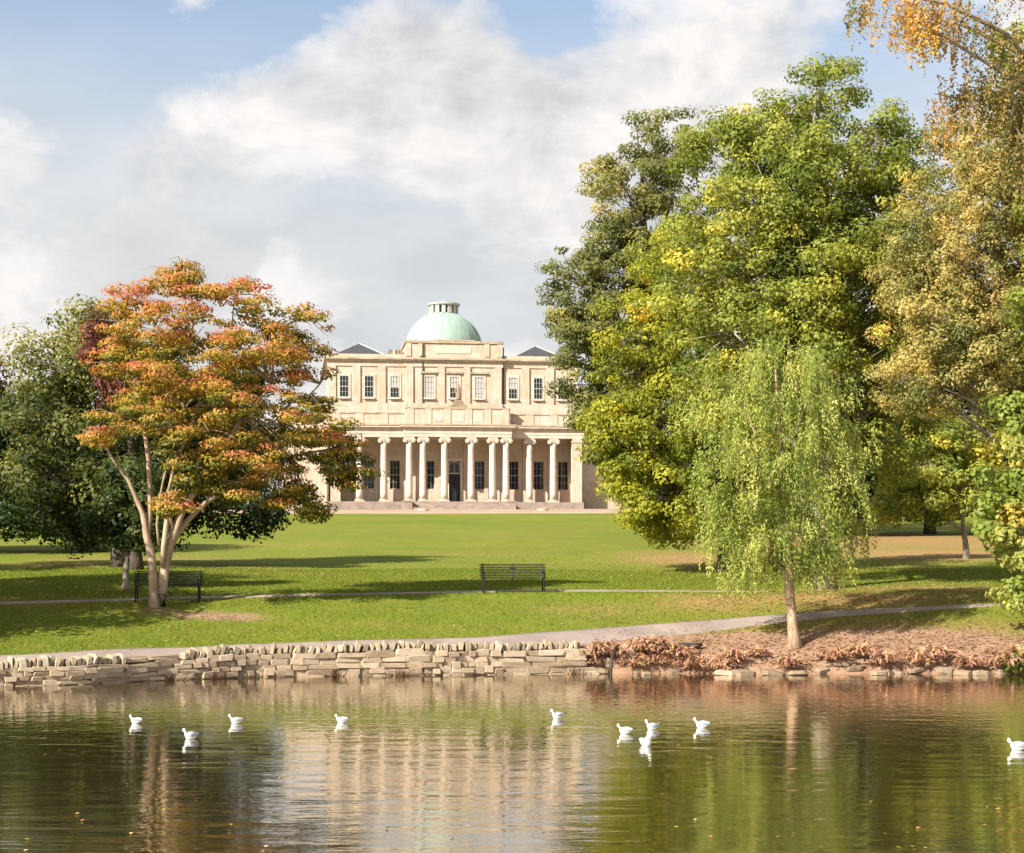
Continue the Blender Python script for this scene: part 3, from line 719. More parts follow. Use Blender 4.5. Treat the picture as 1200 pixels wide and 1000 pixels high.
GREEN, YELLOWGREEN, DARK, OLIVE, GOLD, WILLOW, BIRCH = lift(GREEN, 2.15), lift(YELLOWGREEN, 1.6), lift(DARK, 1.35), lift(OLIVE, 2.0), lift(GOLD, 1.75), lift(WILLOW, 2.05), lift(BIRCH, 1.9)
def lobes_px(d, base, lst):
    """lobes given by where they stand, as seen across at distance d: (px, py, rx, ry, depth offset m, depth radius m)"""
    out = []
    for px, py, rx, ry, dd, rd in lst:
        dist = d + dd
        out.append((px_x(px, dist) - base.x, dd, px_z(py, dist) - base.z, rx * dist / F, rd, ry * dist / F))
    return np.array(out)
def tree(name, label, base, lobes, palette, seed, n_clump, clump_r, per, leaf, bark_m, trunk_r, fork=None, aspect=.6, flat=.75, hue=None, group=None, top=None, mid_t=.45, inner=.55, limbs=True, stem=None, leaf_material='leaf', fill=0.35, spread=1.0, csig=.16):
    rng = np.random.default_rng(seed); rr = random.Random(seed)
    e = empty(name, base); tag(e, label, 'tree', group)
    # clump centres spread through the lobes' outer shells
    area = (lobes[:, 3] * lobes[:, 4] + lobes[:, 4] * lobes[:, 5] + lobes[:, 3] * lobes[:, 5])
    cnt = np.maximum(9, (n_clump * area / area.sum()).astype(int))
    C, LI = [], []
    for i, (lb, k) in enumerate(zip(lobes, cnt)):
        u = unit(rng, k); r_ = (inner + (spread - inner) * rng.random((k, 1)) ** .75)
        C.append(lb[:3] + u * r_ * lb[3:6]); LI.append(np.full(k, i))
    C = np.concatenate(C); LI = np.concatenate(LI)
    keep = C[:, 2] > 0.8
    C, LI = C[keep], LI[keep]
    nC = len(C)
    cr = clump_r * rng.uniform(.6, 1.35, nC)
    cid = np.repeat(np.arange(nC), np.maximum(6, (per * (cr / clump_r) ** 2).astype(int)))
    n = len(cid)
    u = unit(rng, n)
    rad = rng.random((n, 1)) ** fill
    sc = np.array([1, 1, flat])
    pos = C[cid] + u * rad * cr[cid][:, None] * sc
    ctr = lobes[LI[cid], :3]
    outw = pos - ctr; outw /= np.linalg.norm(outw, axis=1, keepdims=True) + 1e-6
    nrm = outw * .35 + u * .8 + unit(rng, n) * .55 + np.array([0, 0, .40]); nrm /= np.linalg.norm(nrm, axis=1, keepdims=True)
    tt = mid_t + rng.normal(0, csig, nC)[cid] + rng.normal(0, .055, n) + rng.normal(0, .07, len(lobes))[LI[cid]]
    if hue is not None: tt = tt + hue(pos, C[cid], u)
    tint = np.clip(pal(rng, palette, tt), .004, .8)
    g_ok = pos[:, 2] > .25
    pos, nrm, tint = pos[g_ok], nrm[g_ok], tint[g_ok]
    me = leaves_mesh('crown', rng, pos, nrm, leaf * rng.uniform(.65, 1.3, len(pos)), tint, aspect)
    link('crown', me, leaf_material, e)
    # trunk and limbs
    zmax = (lobes[:, 2] + lobes[:, 5] * .5).max() if top is None else top
    axis_x = float(np.average(lobes[:, 0], weights=area)); axis_y = float(np.average(lobes[:, 1], weights=area))
    if stem is None:
        stem = [(0, 0), (axis_x * .12, axis_y * .05), (axis_x * .3, axis_y * .2), (axis_x * .6, axis_y * .5), (axis_x * .9, axis_y * .9)]
    tr = MB(); K = 14; pts, rad_ = [], []
    for k in range(K + 1):
        u_ = k / K
        f_ = u_ * (len(stem) - 1); i0 = min(int(f_), len(stem) - 2); w_ = f_ - i0
        x = stem[i0][0] * (1 - w_) + stem[i0 + 1][0] * w_; y = stem[i0][1] * (1 - w_) + stem[i0 + 1][1] * w_
        z = -0.25 + u_ * (zmax + .25)
        pts.append(Vector((x + rr.uniform(-.05, .05) * trunk_r * 3, y + rr.uniform(-.05, .05) * trunk_r * 3, z)))
        rad_.append(trunk_r * max(.05, (1 - u_) ** .85) * (1 + .45 * math.exp(-max(0, z) / .35)))
    tr.tube(pts, rad_, 10)
    tr.build('trunk', bark_m, e, True)
    if limbs:
        bm_ = MB()
        for i, lb in enumerate(lobes):
            tgt = Vector(lb[:3])
            want = max(.18 * zmax, min(.85 * zmax, tgt.z - .55 * math.hypot(tgt.x - axis_x, tgt.y - axis_y) - .12 * zmax))
            k0 = min(range(len(pts)), key=lambda k: abs(pts[k].z - want)); p0 = pts[k0]
            midp = p0.lerp(tgt, .5) + Vector((rr.uniform(-.3, .3), rr.uniform(-.3, .3), .10 * (tgt - p0).length))
            curve = []
            for s_ in np.linspace(0, 1, 7):
                curve.append(p0 * (1 - s_) ** 2 + midp * 2 * s_ * (1 - s_) + tgt * s_ * s_)
            r0 = min(rad_[k0] * .7, trunk_r * .42)
            bm_.tube(curve, [r0 * (1 - .75 * s_) for s_ in np.linspace(0, 1, 7)], 6)
            idx = np.nonzero(LI == i)[0]
            for c in idx[:26]:
                p = Vector(C[c]); a_ = curve[rr.choice((2, 3, 4, 5, 6))]
                m_ = a_.lerp(p, .5) + Vector((rr.uniform(-.2, .2), rr.uniform(-.2, .2), rr.uniform(0, .25)))
                bm_.tube([a_, m_, p], [r0 * .20, r0 * .12, r0 * .04], 4)
        bm_.build('branches', bark_m, e, True)['kind'] = 'stuff'
    return e

# --- the maple by the bench
b = at(187, 712)
D0 = b.y
Lm = lobes_px(D0, b, [
    (214, 318, 30, 18, 0, .9), (200, 336, 40, 22, 0, 1.0), (150, 352, 45, 24, .3, 1.0), (265, 352, 60, 30, -.2, 1.3), (345, 385, 46, 28, .2, 1.2), (190, 385, 70, 32, -.8, 1.5),
    (290, 405, 65, 28, -1.0, 1.4), (140, 420, 46, 30, -.4, 1.2), (355, 430, 42, 34, .3, 1.3), (215, 440, 75, 32, -1.6, 1.3), (165, 490, 60, 28, -1.2, 1.3),
    (118, 512, 26, 16, -.6, .9), (270, 475, 65, 32, -1.7, 1.2), (360, 490, 46, 34, -.4, 1.5), (230, 520, 60, 30, -1.0, 1.4), (310, 530, 62, 32, -1.1, 1.4),
    (385, 525, 40, 28, .2, 1.2), (265, 570, 50, 24, -.6, 1.2), (330, 570, 46, 24, -.2, 1.1), (205, 590, 26, 18, -.9, .7), (410, 560, 24, 15, .2, .8), (368, 598, 18, 10, -.1, .6),
    (245, 548, 50, 20, -1.2, .9), (218, 562, 30, 16, -1.2, .6), (340, 590, 34, 13, 0, .8), (402, 542, 34, 22, .4, 1.0), (250, 430, 90, 60, 1.4, 1.5), (300, 480, 80, 60, 1.4, 1.5), (180, 440, 50, 50, 1.4, 1.2), (60, 470, 20, 14, 1.0, .7), (75, 440, 22, 12, 1.2, .7)][:29])
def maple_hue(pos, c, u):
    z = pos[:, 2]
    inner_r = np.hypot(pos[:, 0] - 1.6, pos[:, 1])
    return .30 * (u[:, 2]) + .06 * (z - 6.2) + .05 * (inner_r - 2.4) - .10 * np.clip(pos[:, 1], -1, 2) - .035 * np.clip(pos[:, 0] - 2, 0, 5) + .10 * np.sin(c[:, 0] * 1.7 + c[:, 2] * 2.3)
MT = tree('maple_tree', 'spreading orange and red autumn maple with pale forked trunks beside a bench', b, Lm, MAPLE, 11, 640, .44, 115, .095, 'bark_pale', .17, flat=.36, hue=maple_hue, mid_t=.40, limbs=False, aspect=.75, inner=.35, stem=[(-.05, 0), (-.18, 0), (-.30, 0), (-.25, .1), (.1, .1)])
for ch in list(MT.children):
    if ch.name.startswith('trunk'): bpy.data.objects.remove(ch)
def pz(px, py, dd=0.0): return Vector((px_x(px, D0 + dd) - b.x, dd, px_z(py, D0 + dd) - b.z))
stems = [
    [(181, 722, 0, .19), (180, 700, 0, .145), (179, 670, 0, .125), (177, 650, .0, .12), (172, 630, 0, .11), (168, 605, 0, .085), (160, 585, -.1, .07), (150, 562, -.2, .06), (130, 535, -.4, .045), (118, 512, -.5, .03)],
    [(172, 632, 0, .09), (175, 610, .1, .085), (176, 580, .2, .08), (174, 540, .1, .07), (168, 490, 0, .055), (155, 440, .2, .04), (150, 360, .2, .02)],
    [(192, 722, .1, .21), (190, 695, .1, .15), (193, 665, .1, .15), (199, 640, .1, .14), (206, 618, .1, .12), (214, 600, .1, .10), (232, 570, -.2, .075), (255, 530, -.6, .06), (285, 490, -.8, .045), (320, 450, -.6, .03)],
    [(200, 640, .2, .10), (208, 625, .3, .10), (218, 612, .3, .085), (240, 590, .5, .07), (290, 560, .6, .055), (340, 535, .4, .04), (395, 525, .2, .025)],
    [(191, 665, .0, .09), (192, 640, -.1, .085), (195, 615, -.1, .08), (197, 590, 0, .07), (203, 550, 0, .06), (215, 480, 0, .05), (222, 400, 0, .035), (214, 320, 0, .018)],
    [(202, 620, 0, .06), (199, 604, -.1, .055), (195, 585, -.3, .05), (205, 545, -.8, .04), (225, 500, -1.2, .03), (240, 450, -1.3, .02)],
    [(232, 570, -.2, .05), (270, 545, .2, .045), (330, 500, .4, .035), (375, 450, .3, .025), (385, 400, .3, .015)],
    [(186, 640, 0, .035), (184, 615, -.1, .04), (186, 590, -.2, .035), (192, 560, -.5, .03), (205, 520, -1.0, .02)],
    [(215, 480, 0, .04), (250, 440, .3, .03), (300, 400, .4, .025), (350, 375, .2, .015)],
    [(203, 550, 0, .04), (230, 480, .8, .035), (270, 400, .8, .025), (275, 345, .2, .015)]]
for i, s in enumerate(stems):
    MB().tube([pz(px, py, dd) for px, py, dd, r_ in s], [r_ for *_, r_ in s], 9).build('trunk' if i in (0, 2) else 'branch', 'bark_pale', MT, True)
rb = random.Random(5)
tw = MB()
for lb in Lm:
    c = Vector(lb[:3]); s = min(stems[:10], key=lambda s_: min((pz(*p[:3]) - c).length for p in s_))
    p0 = min((pz(*p[:3]) for p in s), key=lambda p: (p - c).length)
    for k in range(9):
        q = c + Vector((rb.uniform(-1, 1) * lb[3], rb.uniform(-1, 1) * lb[4], rb.uniform(-.6, .6) * lb[5]))
        tw.tube([p0, p0.lerp(q, .35) + Vector((rb.uniform(-.1, .1), rb.uniform(-.1, .1), rb.uniform(0, .35))), p0.lerp(q, .7) + Vector((0, 0, rb.uniform(0, .25))), q], [.022, .015, .010, .004], 4)
tw.build('twigs', 'bark_pale', MT, True)['kind'] = 'stuff'

# --- right-hand trees
b = at(966, 690)
tree('lime_tree', 'tallest green and yellow broadleaf tree behind the willow with thick grey trunk', b, lobes_px(b.y, b, [
    (968, 95, 34, 44, .5, 1.2), (958, 140, 52, 40, .5, 1.6), (915, 165, 62, 50, .3, 2.0), (1010, 180, 58, 52, .6, 2.0), (850, 185, 48, 52, 1.0, 1.8), (965, 235, 80, 60, -.6, 2.4), (870, 265, 80, 62, .2, 2.4), (1040, 265, 50, 62, .6, 2.2),
    (820, 320, 62, 60, .8, 2.2), (930, 330, 80, 60, -1.2, 2.2), (1020, 350, 60, 60, -.5, 2.2), (860, 390, 75, 60, -.4, 2.2), (960, 420, 85, 60, -1.0, 2.2), (1045, 430, 45, 60, .4, 2.0), (1068, 300, 34, 46, 1.2, 1.6), (1050, 200, 40, 44, 1.4, 1.6), (1060, 380, 34, 46, 1.4, 1.6), (1050, 520, 40, 40, 1.6, 1.6), (880, 470, 70, 50, .2, 2.0), (1000, 500, 60, 50, .4, 2.0), (930, 300, 90, 120, 2.6, 2.0), (960, 450, 100, 80, 2.6, 2.0), (975, 275, 60, 50, -1.6, 1.2), (950, 370, 60, 46, -1.9, 1.2), (900, 225, 55, 45, -1.0, 1.4), (1010, 300, 50, 50, -1.4, 1.4), (880, 330, 56, 50, -1.2, 1.4), (940, 190, 46, 40, -.6, 1.4)]),
    GREEN, 21, 1020, .56, 135, .14, 'bark_grey', .34, mid_t=.55, spread=1.22, inner=.45, csig=.16, flat=.62, stem=[(0, 0), (0, 0), (-.2, 0), (-.4, .2), (-.2, .4)], hue=lambda p, c, u: .012 * (9 - p[:, 2]) - .03 * (p[:, 0] - 0) * .5)
b = at(850, 671)
tree('lime_tree', 'yellow green broadleaf tree with low skirts of leaves left of the willow', b, lobes_px(b.y, b, [
    (800, 335, 60, 60, 0, 2.2), (760, 400, 60, 55, -.4, 2.2), (830, 420, 70, 60, -1, 2.4), (735, 470, 42, 45, 0, 1.8), (790, 490, 65, 50, -1.2, 2.2), (730, 540, 42, 40, -.2, 1.8), (790, 575, 62, 48, -1.0, 2.2), (850, 530, 60, 60, -.6, 2.2), (720, 500, 36, 60, .6, 1.8),
    (860, 600, 50, 36, 0, 2.0), (780, 600, 48, 30, .4, 1.8), (765, 580, 55, 45, 1.2, 2), (830, 350, 60, 80, 1.5, 2)]),
    YELLOWGREEN, 22, 560, .58, 130, .155, 'bark_dark', .22, mid_t=.48, spread=1.22, inner=.45, csig=.16, flat=.62, hue=lambda p, c, u: -.025 * (p[:, 0] + 1))
b = at(775, 633)
tree('oak_tree', 'dark olive oak behind the yellow green tree overlapping the building', b, lobes_px(b.y, b, [
    (778, 165, 40, 34, 0, 2.5), (735, 225, 42, 38, 0, 2.6), (790, 230, 45, 50, 0, 3), (720, 275, 30, 24, .5, 2), (675, 320, 34, 28, -.4, 2), (720, 320, 50, 40, -.5, 3), (665, 360, 28, 30, 0, 2), (700, 385, 45, 40, -.8, 2.6), (685, 440, 30, 34, 0, 2.2), (700, 480, 26, 26, 0, 1.8), (745, 400, 60, 60, 0, 3), (690, 410, 36, 26, .4, 2), (760, 480, 60, 60, 0, 3), (780, 320, 60, 60, 0, 3), (780, 560, 60, 50, 0, 3)]),
    OLIVE, 23, 560, .78, 130, .20, 'bark_dark', .45, mid_t=.44, flat=.5, spread=1.2, inner=.45)
# golden hanging tree at the right edge
b = at(1262, 706)
tree('birch_tree', 'golden brown birch reaching in from the frame edge above the small tree', b, lobes_px(b.y, b, [
    (1105, 225, 50, 44, .4, 1.6), (1070, 330, 44, 44, .2, 1.4), (1140, 175, 44, 34, .6, 1.4), (1190, 190, 40, 40, .4, 1.4), (1160, 235, 50, 50, 0, 1.8), (1095, 300, 60, 50, -.2, 1.8), (1160, 320, 60, 55, -.4, 2), (1085, 380, 52, 46, -.5, 1.8), (1140, 400, 65, 50, -.8, 1.8), (1060, 445, 40, 30, -.4, 1.4), (1110, 455, 48, 28, -.6, 1.4), (1180, 450, 50, 40, 0, 1.6), (1240, 330, 80, 130, 0, 2.5), (1280, 220, 80, 100, 0, 2.5), (1300, 440, 80, 80, 0, 2.5)]),
    GOLD, 24, 900, .44, 150, .105, 'bark_grey', .24, mid_t=.46, flat=.75, fill=.45, spread=1.2, csig=.2, hue=lambda p, c, u: .30 * (np.sin(c[:, 0] * 1.3 + 1.2 * c[:, 2]) > .82) - .2 * (np.sin(c[:, 0] * 2.1 - c[:, 2] * 1.1) > .5))
b = at(1133, 655)
tree('young_lime_tree', 'small lime tree with slim pale trunk between willow and frame edge', b, lobes_px(b.y, b, [
    (1130, 520, 50, 32, 0, 1.5), (1075, 545, 42, 36, -.3, 1.5), (1125, 570, 40, 30, -.6, 1.4), (1045, 590, 32, 26, 0, 1.2), (1090, 590, 36, 24, -.4, 1.2), (1150, 545, 30, 36, .4, 1.3), (1095, 500, 40, 30, .4, 1.5)]),
    GREEN, 25, 200, .5, 100, .18, 'bark_grey', .13, mid_t=.72)
# dark trees standing behind on the right, shade put into the leaf colour
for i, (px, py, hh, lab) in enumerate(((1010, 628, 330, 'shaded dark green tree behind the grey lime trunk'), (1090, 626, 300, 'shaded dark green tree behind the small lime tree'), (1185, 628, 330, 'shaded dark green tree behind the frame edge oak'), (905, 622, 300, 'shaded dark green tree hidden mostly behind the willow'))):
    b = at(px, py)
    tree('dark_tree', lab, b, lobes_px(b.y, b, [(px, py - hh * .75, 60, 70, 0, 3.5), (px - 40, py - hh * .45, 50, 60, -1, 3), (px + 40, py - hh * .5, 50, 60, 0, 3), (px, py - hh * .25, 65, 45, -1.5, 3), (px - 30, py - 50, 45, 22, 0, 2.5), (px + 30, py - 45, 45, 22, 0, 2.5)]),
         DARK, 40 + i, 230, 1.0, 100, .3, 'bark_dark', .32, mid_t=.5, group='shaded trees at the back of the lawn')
for i, (x, y, h_, lab) in enumerate(((22, 196, 9, 'green tree just right of the columned building'), (32, 186, 10, 'green tree second to the right of the columned building'), (44, 180, 11, 'green tree third to the right of the columned building'), (58, 176, 12, 'green tree fourth to the right of the columned building'),
        (-32, 190, 10, 'green tree just left of the columned building'), (-43, 184, 11, 'green tree second to the left of the columned building'), (-55, 178, 12, 'green tree third to the left of the columned building'), (-68, 170, 12, 'green tree fourth to the left of the columned building'), (-40, 150, 12, 'dark tree up the lawn behind the far left trees'), (44, 140, 12, 'dark tree up the lawn behind the far right trees'))):
    b = Vector((x, y, G1(x, y)))
    L_ = np.array([(0, 0, h_ * .78, 4, 4, h_ * .2), (-3, 0, h_ * .5, 4, 4, h_ * .25), (3, 0, h_ * .5, 4, 4, h_ * .25), (0, -2, h_ * .25, 5, 4, h_ * .2)])
    tree('far_tree', lab, b, L_, DARK if i > 7 else GREEN, 80 + i, 110, 1.5, 70, .5, 'bark_dark', .35, mid_t=.35, group='trees standing behind on the rise', limbs=False)
# --- left-hand trees
b = at(141, 664)
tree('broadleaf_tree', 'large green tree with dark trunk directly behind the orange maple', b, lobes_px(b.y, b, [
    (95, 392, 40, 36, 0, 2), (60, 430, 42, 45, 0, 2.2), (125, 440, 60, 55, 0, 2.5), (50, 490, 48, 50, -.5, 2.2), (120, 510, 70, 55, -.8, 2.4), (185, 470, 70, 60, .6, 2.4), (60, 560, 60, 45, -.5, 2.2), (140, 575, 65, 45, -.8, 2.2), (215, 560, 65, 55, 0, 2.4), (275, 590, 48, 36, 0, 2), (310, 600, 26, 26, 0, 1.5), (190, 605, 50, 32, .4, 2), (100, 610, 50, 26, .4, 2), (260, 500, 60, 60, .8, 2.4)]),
    [(0, (.016, .028, .008)), (.35, (.038, .056, .014)), (.7, (.15, .165, .045)), (1, (.32, .31, .11))], 26, 430, .75, 110, .19, 'bark_dark', .33, mid_t=.45, hue=lambda p, c, u: .07 * (p[:, 2] - 4.5) - .03 * p[:, 0], stem=[(0, 0), (.0, 0), (.0, 0), (-.2, 0), (-.4, 0)])  # leaves paler upward and leftward, darker below: sun and shade in the colour
b = at(110, 647)
tree('yew_tree', 'dark green tree with foliage almost to the ground at far left', b, lobes_px(b.y, b, [
    (30, 500, 50, 50, 0, 3), (5, 560, 60, 50, 0, 3), (75, 580, 55, 45, -.5, 3), (30, 610, 60, 28, -.5, 3), (105, 600, 50, 34, 0, 3), (-60, 520, 60, 70, 0, 3), (-70, 600, 60, 40, 0, 3)]),
    DARK, 27, 300, .85, 110, .22, 'bark_dark', .5, mid_t=.55)  # the shade it stands in is put into its dark leaf colour
b = at(-15, 650)
tree('copper_beech', 'dark red leaved tree just showing at the left frame edge', b, lobes_px(b.y, b, [(-15, 440, 22, 28, 2, 2.5), (-45, 470, 45, 50, 2, 3), (-60, 560, 60, 60, 2, 3)]), PURPLE, 28, 120, .8, 110, .2, 'bark_dark', .3, mid_t=.65)
b = at(160, 668)
tree('purple_plum_tree', 'purple leaved tree between the green tree and the orange maple', b, lobes_px(b.y, b, [(118, 388, 16, 18, 0, .9), (128, 415, 24, 22, -.5, 1.0), (108, 418, 12, 12, -1.0, .6), (150, 450, 40, 40, 0, 1.4)]), PURPLE, 29, 90, .45, 60, .15, 'bark_dark', .22, mid_t=.6)
b = at(148, 691)
tree('young_tree', 'young dark green tree with slim pale trunk left of the maple', b, lobes_px(b.y, b, [(150, 585, 34, 28, 0, 1.1), (128, 615, 26, 22, 0, .9), (165, 622, 26, 20, 0, .9), (148, 560, 30, 26, .2, 1.0), (150, 632, 26, 12, 0, .7)]), DARK, 30, 130, .4, 85, .14, 'bark_grey', .10, mid_t=.75)
# trees standing left of the frame whose shade falls on the lawn
for i, (x, y, h_, lab) in enumerate(((-19.3, 45.0, 9.0, 'green tree beyond the left frame edge at the lake path'), (-21.5, 51.0, 10.5, 'large green tree beyond the left frame edge near the lake'), (-29.5, 60.5, 12, 'large green tree beyond the left frame edge up the lawn'), (-36, 76, 13, 'large green tree beyond the left frame edge by the far trees'))):
    b = Vector((x, y, G1(x, y)))
    L_ = np.array([(0, 0, h_ * .82, 2.6, 2.6, h_ * .16), (-2, 1, h_ * .6, 2.6, 2.6, h_ * .18), (2.2, -.6, h_ * .58, 2.6, 2.6, h_ * .18), (.4, 2, h_ * .5, 2.8, 2.6, h_ * .18), (0, -2.2, h_ * .48, 2.6, 2.4, h_ * .17), (0, 0, h_ * .35, 3.6, 3.2, h_ * .13)])
    tree('broadleaf_tree', lab, b, L_, GREEN, 60 + i, 260, .85, 95, .24, 'bark_dark', .35, mid_t=.5)

# --- hanging trees
def hanging(name, label, base, starts, lens, palette, seed, leaf, spacing, bark_m, trunk, limbs, mid_t=.5, aspect=.28, sway=.25, hue=None, drop=.8, tones=None):
    rng = np.random.default_rng(seed)
    tones = tones or [0.0] * len(starts)
    e = empty(name, base); tag(e, label, 'tree')
    P_, A_, N_, T_ = [], [], [], []
    strand = MB()
    for s, L, tone in zip(starts, lens, tones):
        k = max(5, int(L / spacing))
        u = np.linspace(0, 1, k)
        az = rng.uniform(0, 6.28); out = np.array([math.cos(az), math.sin(az), 0])
        rad = s.copy(); rad[2] = 0; rn = np.linalg.norm(rad); out = out * .5 + (rad / (rn + 1e-3)) * .8
        x = s[None, :] + out[None, :] * (sway * L * (1 - (1 - u) ** 2))[:, None]
        x[:, 2] = s[2] + .10 * L * np.sin(np.minimum(u * 3, 1) * math.pi) - L * u ** 1.25
        x += rng.normal(0, .035, x.shape)
        t_ = mid_t + tone + rng.normal(0, .10) + rng.normal(0, .1, k)
        if rng.random() < .05: strand.tube([tuple(p) for p in x[::max(1, k // 4)]], [.010] * len(x[::max(1, k // 4)]), 3)
        ax = np.tile(np.array([0, 0, -drop]), (k, 1)) + out * .25 + rng.normal(0, .38, (k, 3)); ax /= np.linalg.norm(ax, axis=1, keepdims=True)
        P_.append(x); A_.append(ax); N_.append(unit(rng, k) + out * .5 + np.array([0, -.2, .2])); T_.append(t_)
    P_, A_, N_, T_ = map(np.concatenate, (P_, A_, N_, T_))
    if hue is not None: T_ = T_ + hue(P_)
    ok = P_[:, 2] > .3
    P_, A_, N_, T_ = P_[ok], A_[ok], N_[ok], T_[ok]
    N_ = N_ - A_ * (N_ * A_).sum(1, keepdims=True); N_ /= np.linalg.norm(N_, axis=1, keepdims=True) + 1e-6
    me = leaves_mesh('crown', rng, P_, N_, leaf * rng.uniform(.7, 1.3, len(P_)), np.clip(pal(rng, palette, T_), .004, .8), aspect, A_)
    link('crown', me, 'leaf', e)
    if strand.v: strand.build('twigs', bark_m, e, True)['kind'] = 'stuff'
    for nm, pts, rr_ in trunk + limbs: MB().tube(pts, rr_, 9 if nm == 'trunk' else 6).build(nm, bark_m, e, True)
    return e
b = at(929, 757); s0 = b.y / F
rng = np.random.default_rng(3)
def wpt(px, py, dd=0.0): return np.array([px_x(px, b.y + dd) - b.x, dd, px_z(py, b.y + dd) - b.z])
heads = [(905, 430, 62, 34, 0, 1.1), (955, 455, 50, 36, .1, 1.1), (870, 470, 48, 36, 0, 1.0), (985, 500, 34, 40, .1, 1.0), (840, 520, 36, 36, 0, 1.0), (930, 500, 60, 40, -.6, 1.0), (880, 550, 60, 40, -.8, .9), (960, 560, 44, 40, -.6, .9), (915, 480, 70, 40, .9, .9), (1000, 560, 26, 30, 0, .7), (850, 590, 40, 26, -.3, .8), (920, 610, 60, 30, -.5, .9), (870, 640, 40, 24, -.2, .8), (960, 640, 40, 24, -.1, .8), (915, 655, 46, 20, .3, .8), (980, 610, 36, 26, .3, .8), (965, 530, 30, 40, .2, .8), (955, 590, 36, 40, .4, .7), (945, 655, 30, 22, .2, .6), (880, 665, 26, 18, -.1, .6)]
starts, lens, tones = [], [], []
for px, py, rx, ry, dd, rd in heads:
    for _ in range(int(rx * .42)):
        u = unit(rng, 1)[0]; u[2] = u[2] * .9 + .1
        c = wpt(px, py, dd) + u * rng.uniform(.4, 1.25) * np.array([rx * s0, rd, ry * s0])
        L0 = rng.uniform(.15, .5) if rng.random() < .5 else rng.uniform(.5, 1.0); k_ = int(rng.integers(7, 18)); tone = rng.normal(0, .22)
        for _ in range(k_):
            starts.append(c + rng.normal(0, .13, 3) * np.array([1.1, 1.1, .8])); lens.append(max(.25, min(L0 * rng.uniform(.7, 1.25), starts[-1][2] - rng.uniform(1.2, 1.9)))); tones.append(tone)
tp = lambda px, py, dd=0: tuple(wpt(px, py, dd))
wt = [('trunk', [tp(931, 764), tp(930, 745), tp(928, 720), tp(925, 690), tp(924, 650), tp(920, 600), tp(916, 540), tp(912, 480), tp(908, 425)], [.30, .165, .14, .135, .12, .10, .075, .05, .02])]
wl = [('branch', [tp(925, 690), tp(918, 672), tp(905, 640), tp(880, 590), tp(850, 540)], [.08, .06, .05, .035, .015]), ('branch', [tp(924, 650), tp(938, 610), tp(960, 560), tp(985, 510)], [.06, .05, .035, .015]), ('branch', [tp(916, 540), tp(935, 500, -.3), tp(950, 455, -.4)], [.05, .035, .015]), ('branch', [tp(918, 590), tp(895, 540, -.4), tp(875, 480, -.4)], [.05, .035, .015])]
hanging('willow_tree', 'light green weeping willow on the bare bank by the water', b, starts, lens, WILLOW, 31, .115, .045, 'bark_willow', wt, wl, mid_t=.55, aspect=.30, sway=.24, drop=.5, tones=tones)

# near birch branches at the upper right, from a tree whose trunk stands right of the frame
b = Vector((px_x(1300, 41), 49.5, 0)); b = Vector((17.6, 49.0, G1(17.6, 49.0)))
def bpt(px, py, dd=0.0): return np.array([px_x(px, 45 + dd) - b.x, 45 + dd - b.y, px_z(py, 45 + dd) - b.z])
limbs_px = [[(1245, 100, 2), (1190, 60, 1), (1130, 30, 1), (1080, 20, 1), (1030, 20, 1)], [(1245, 150, 2), (1200, 130, 1), (1160, 120, .5), (1120, 115, .4), (1095, 110, .4)], [(1245, 120, 2), (1180, 40, 0), (1110, 5, -1), (1040, -10, -1.2), (985, 0, -1.2)],
            [(1245, 150, 2), (1190, 95, 0), (1150, 70, -.5), (1100, 40, -.8), (1050, 25, -.8)],
            [(1245, 60, 2), (1200, -30, 0), (1130, -60, 0), (1060, -70, 0)],
            [(1245, 190, 2), (1205, 120, .5), (1170, 110, 0), (1130, 100, 0)],
            [(1240, 260, 2), (1215, 190, 0), (1190, 150, -.2), (1165, 165, 0)]]
starts, lens, lim = [], [], []
for L in limbs_px:
    P3 = [bpt(*p) for p in L]
    lim.append(('branch', [tuple(p) for p in P3], list(np.linspace(.075, .014, len(P3)))))
    for _ in range(46):
        i = rng.integers(0, len(P3) - 1); u_ = rng.random(); p = P3[i] * (1 - u_) + P3[i + 1] * u_
        if rng.random() < .25 and i == 0: continue
        c0 = p + rng.normal(0, .30, 3); L0 = rng.uniform(.2, 1.15)
        for _ in range(4): starts.append(c0 + rng.normal(0, .12, 3)); lens.append(L0 * rng.uniform(.6, 1.2))
ht = px_z(-130, 45) - b.z
tb = [('trunk', [(0, 0, -.3), (0, 0, 1.2), (.05, -.1, 4), (0.0, -.4, 8), (-.1, -.9, 12), (-.3, -1.5, ht - 1), (-.4, -1.7, ht + 1.5)], [.36, .27, .24, .20, .15, .08, .03])]
for k in range(7): # link limbs to the trunk
    p = limbs_px[k][0]; q = bpt(*p); tb.append(('branch', [(-.08, -.7, max(3.0, q[2] - 2.6)), tuple(q)], [.11, .075]))
for k in range(70):
    starts.append(np.array([rng.normal(.8, 1.2), rng.normal(-1, 1.3), rng.uniform(8, ht + 1)])); lens.append(rng.uniform(.6, 2))
hanging('birch_tree', 'weeping birch with hanging orange and grey green twigs at top corner', b, [np.array(s) for s in starts], lens, BIRCH, 32, .095, .042, 'bark_grey', tb, lim, mid_t=.40, aspect=.62, sway=.22, drop=.4,
        hue=lambda p: .28 * np.exp(-((p[:, 0] - bpt(1060, 30)[0]) / 1.6) ** 2) + .16 * (np.sin(p[:, 0] * 1.9 + p[:, 2]) > .6))
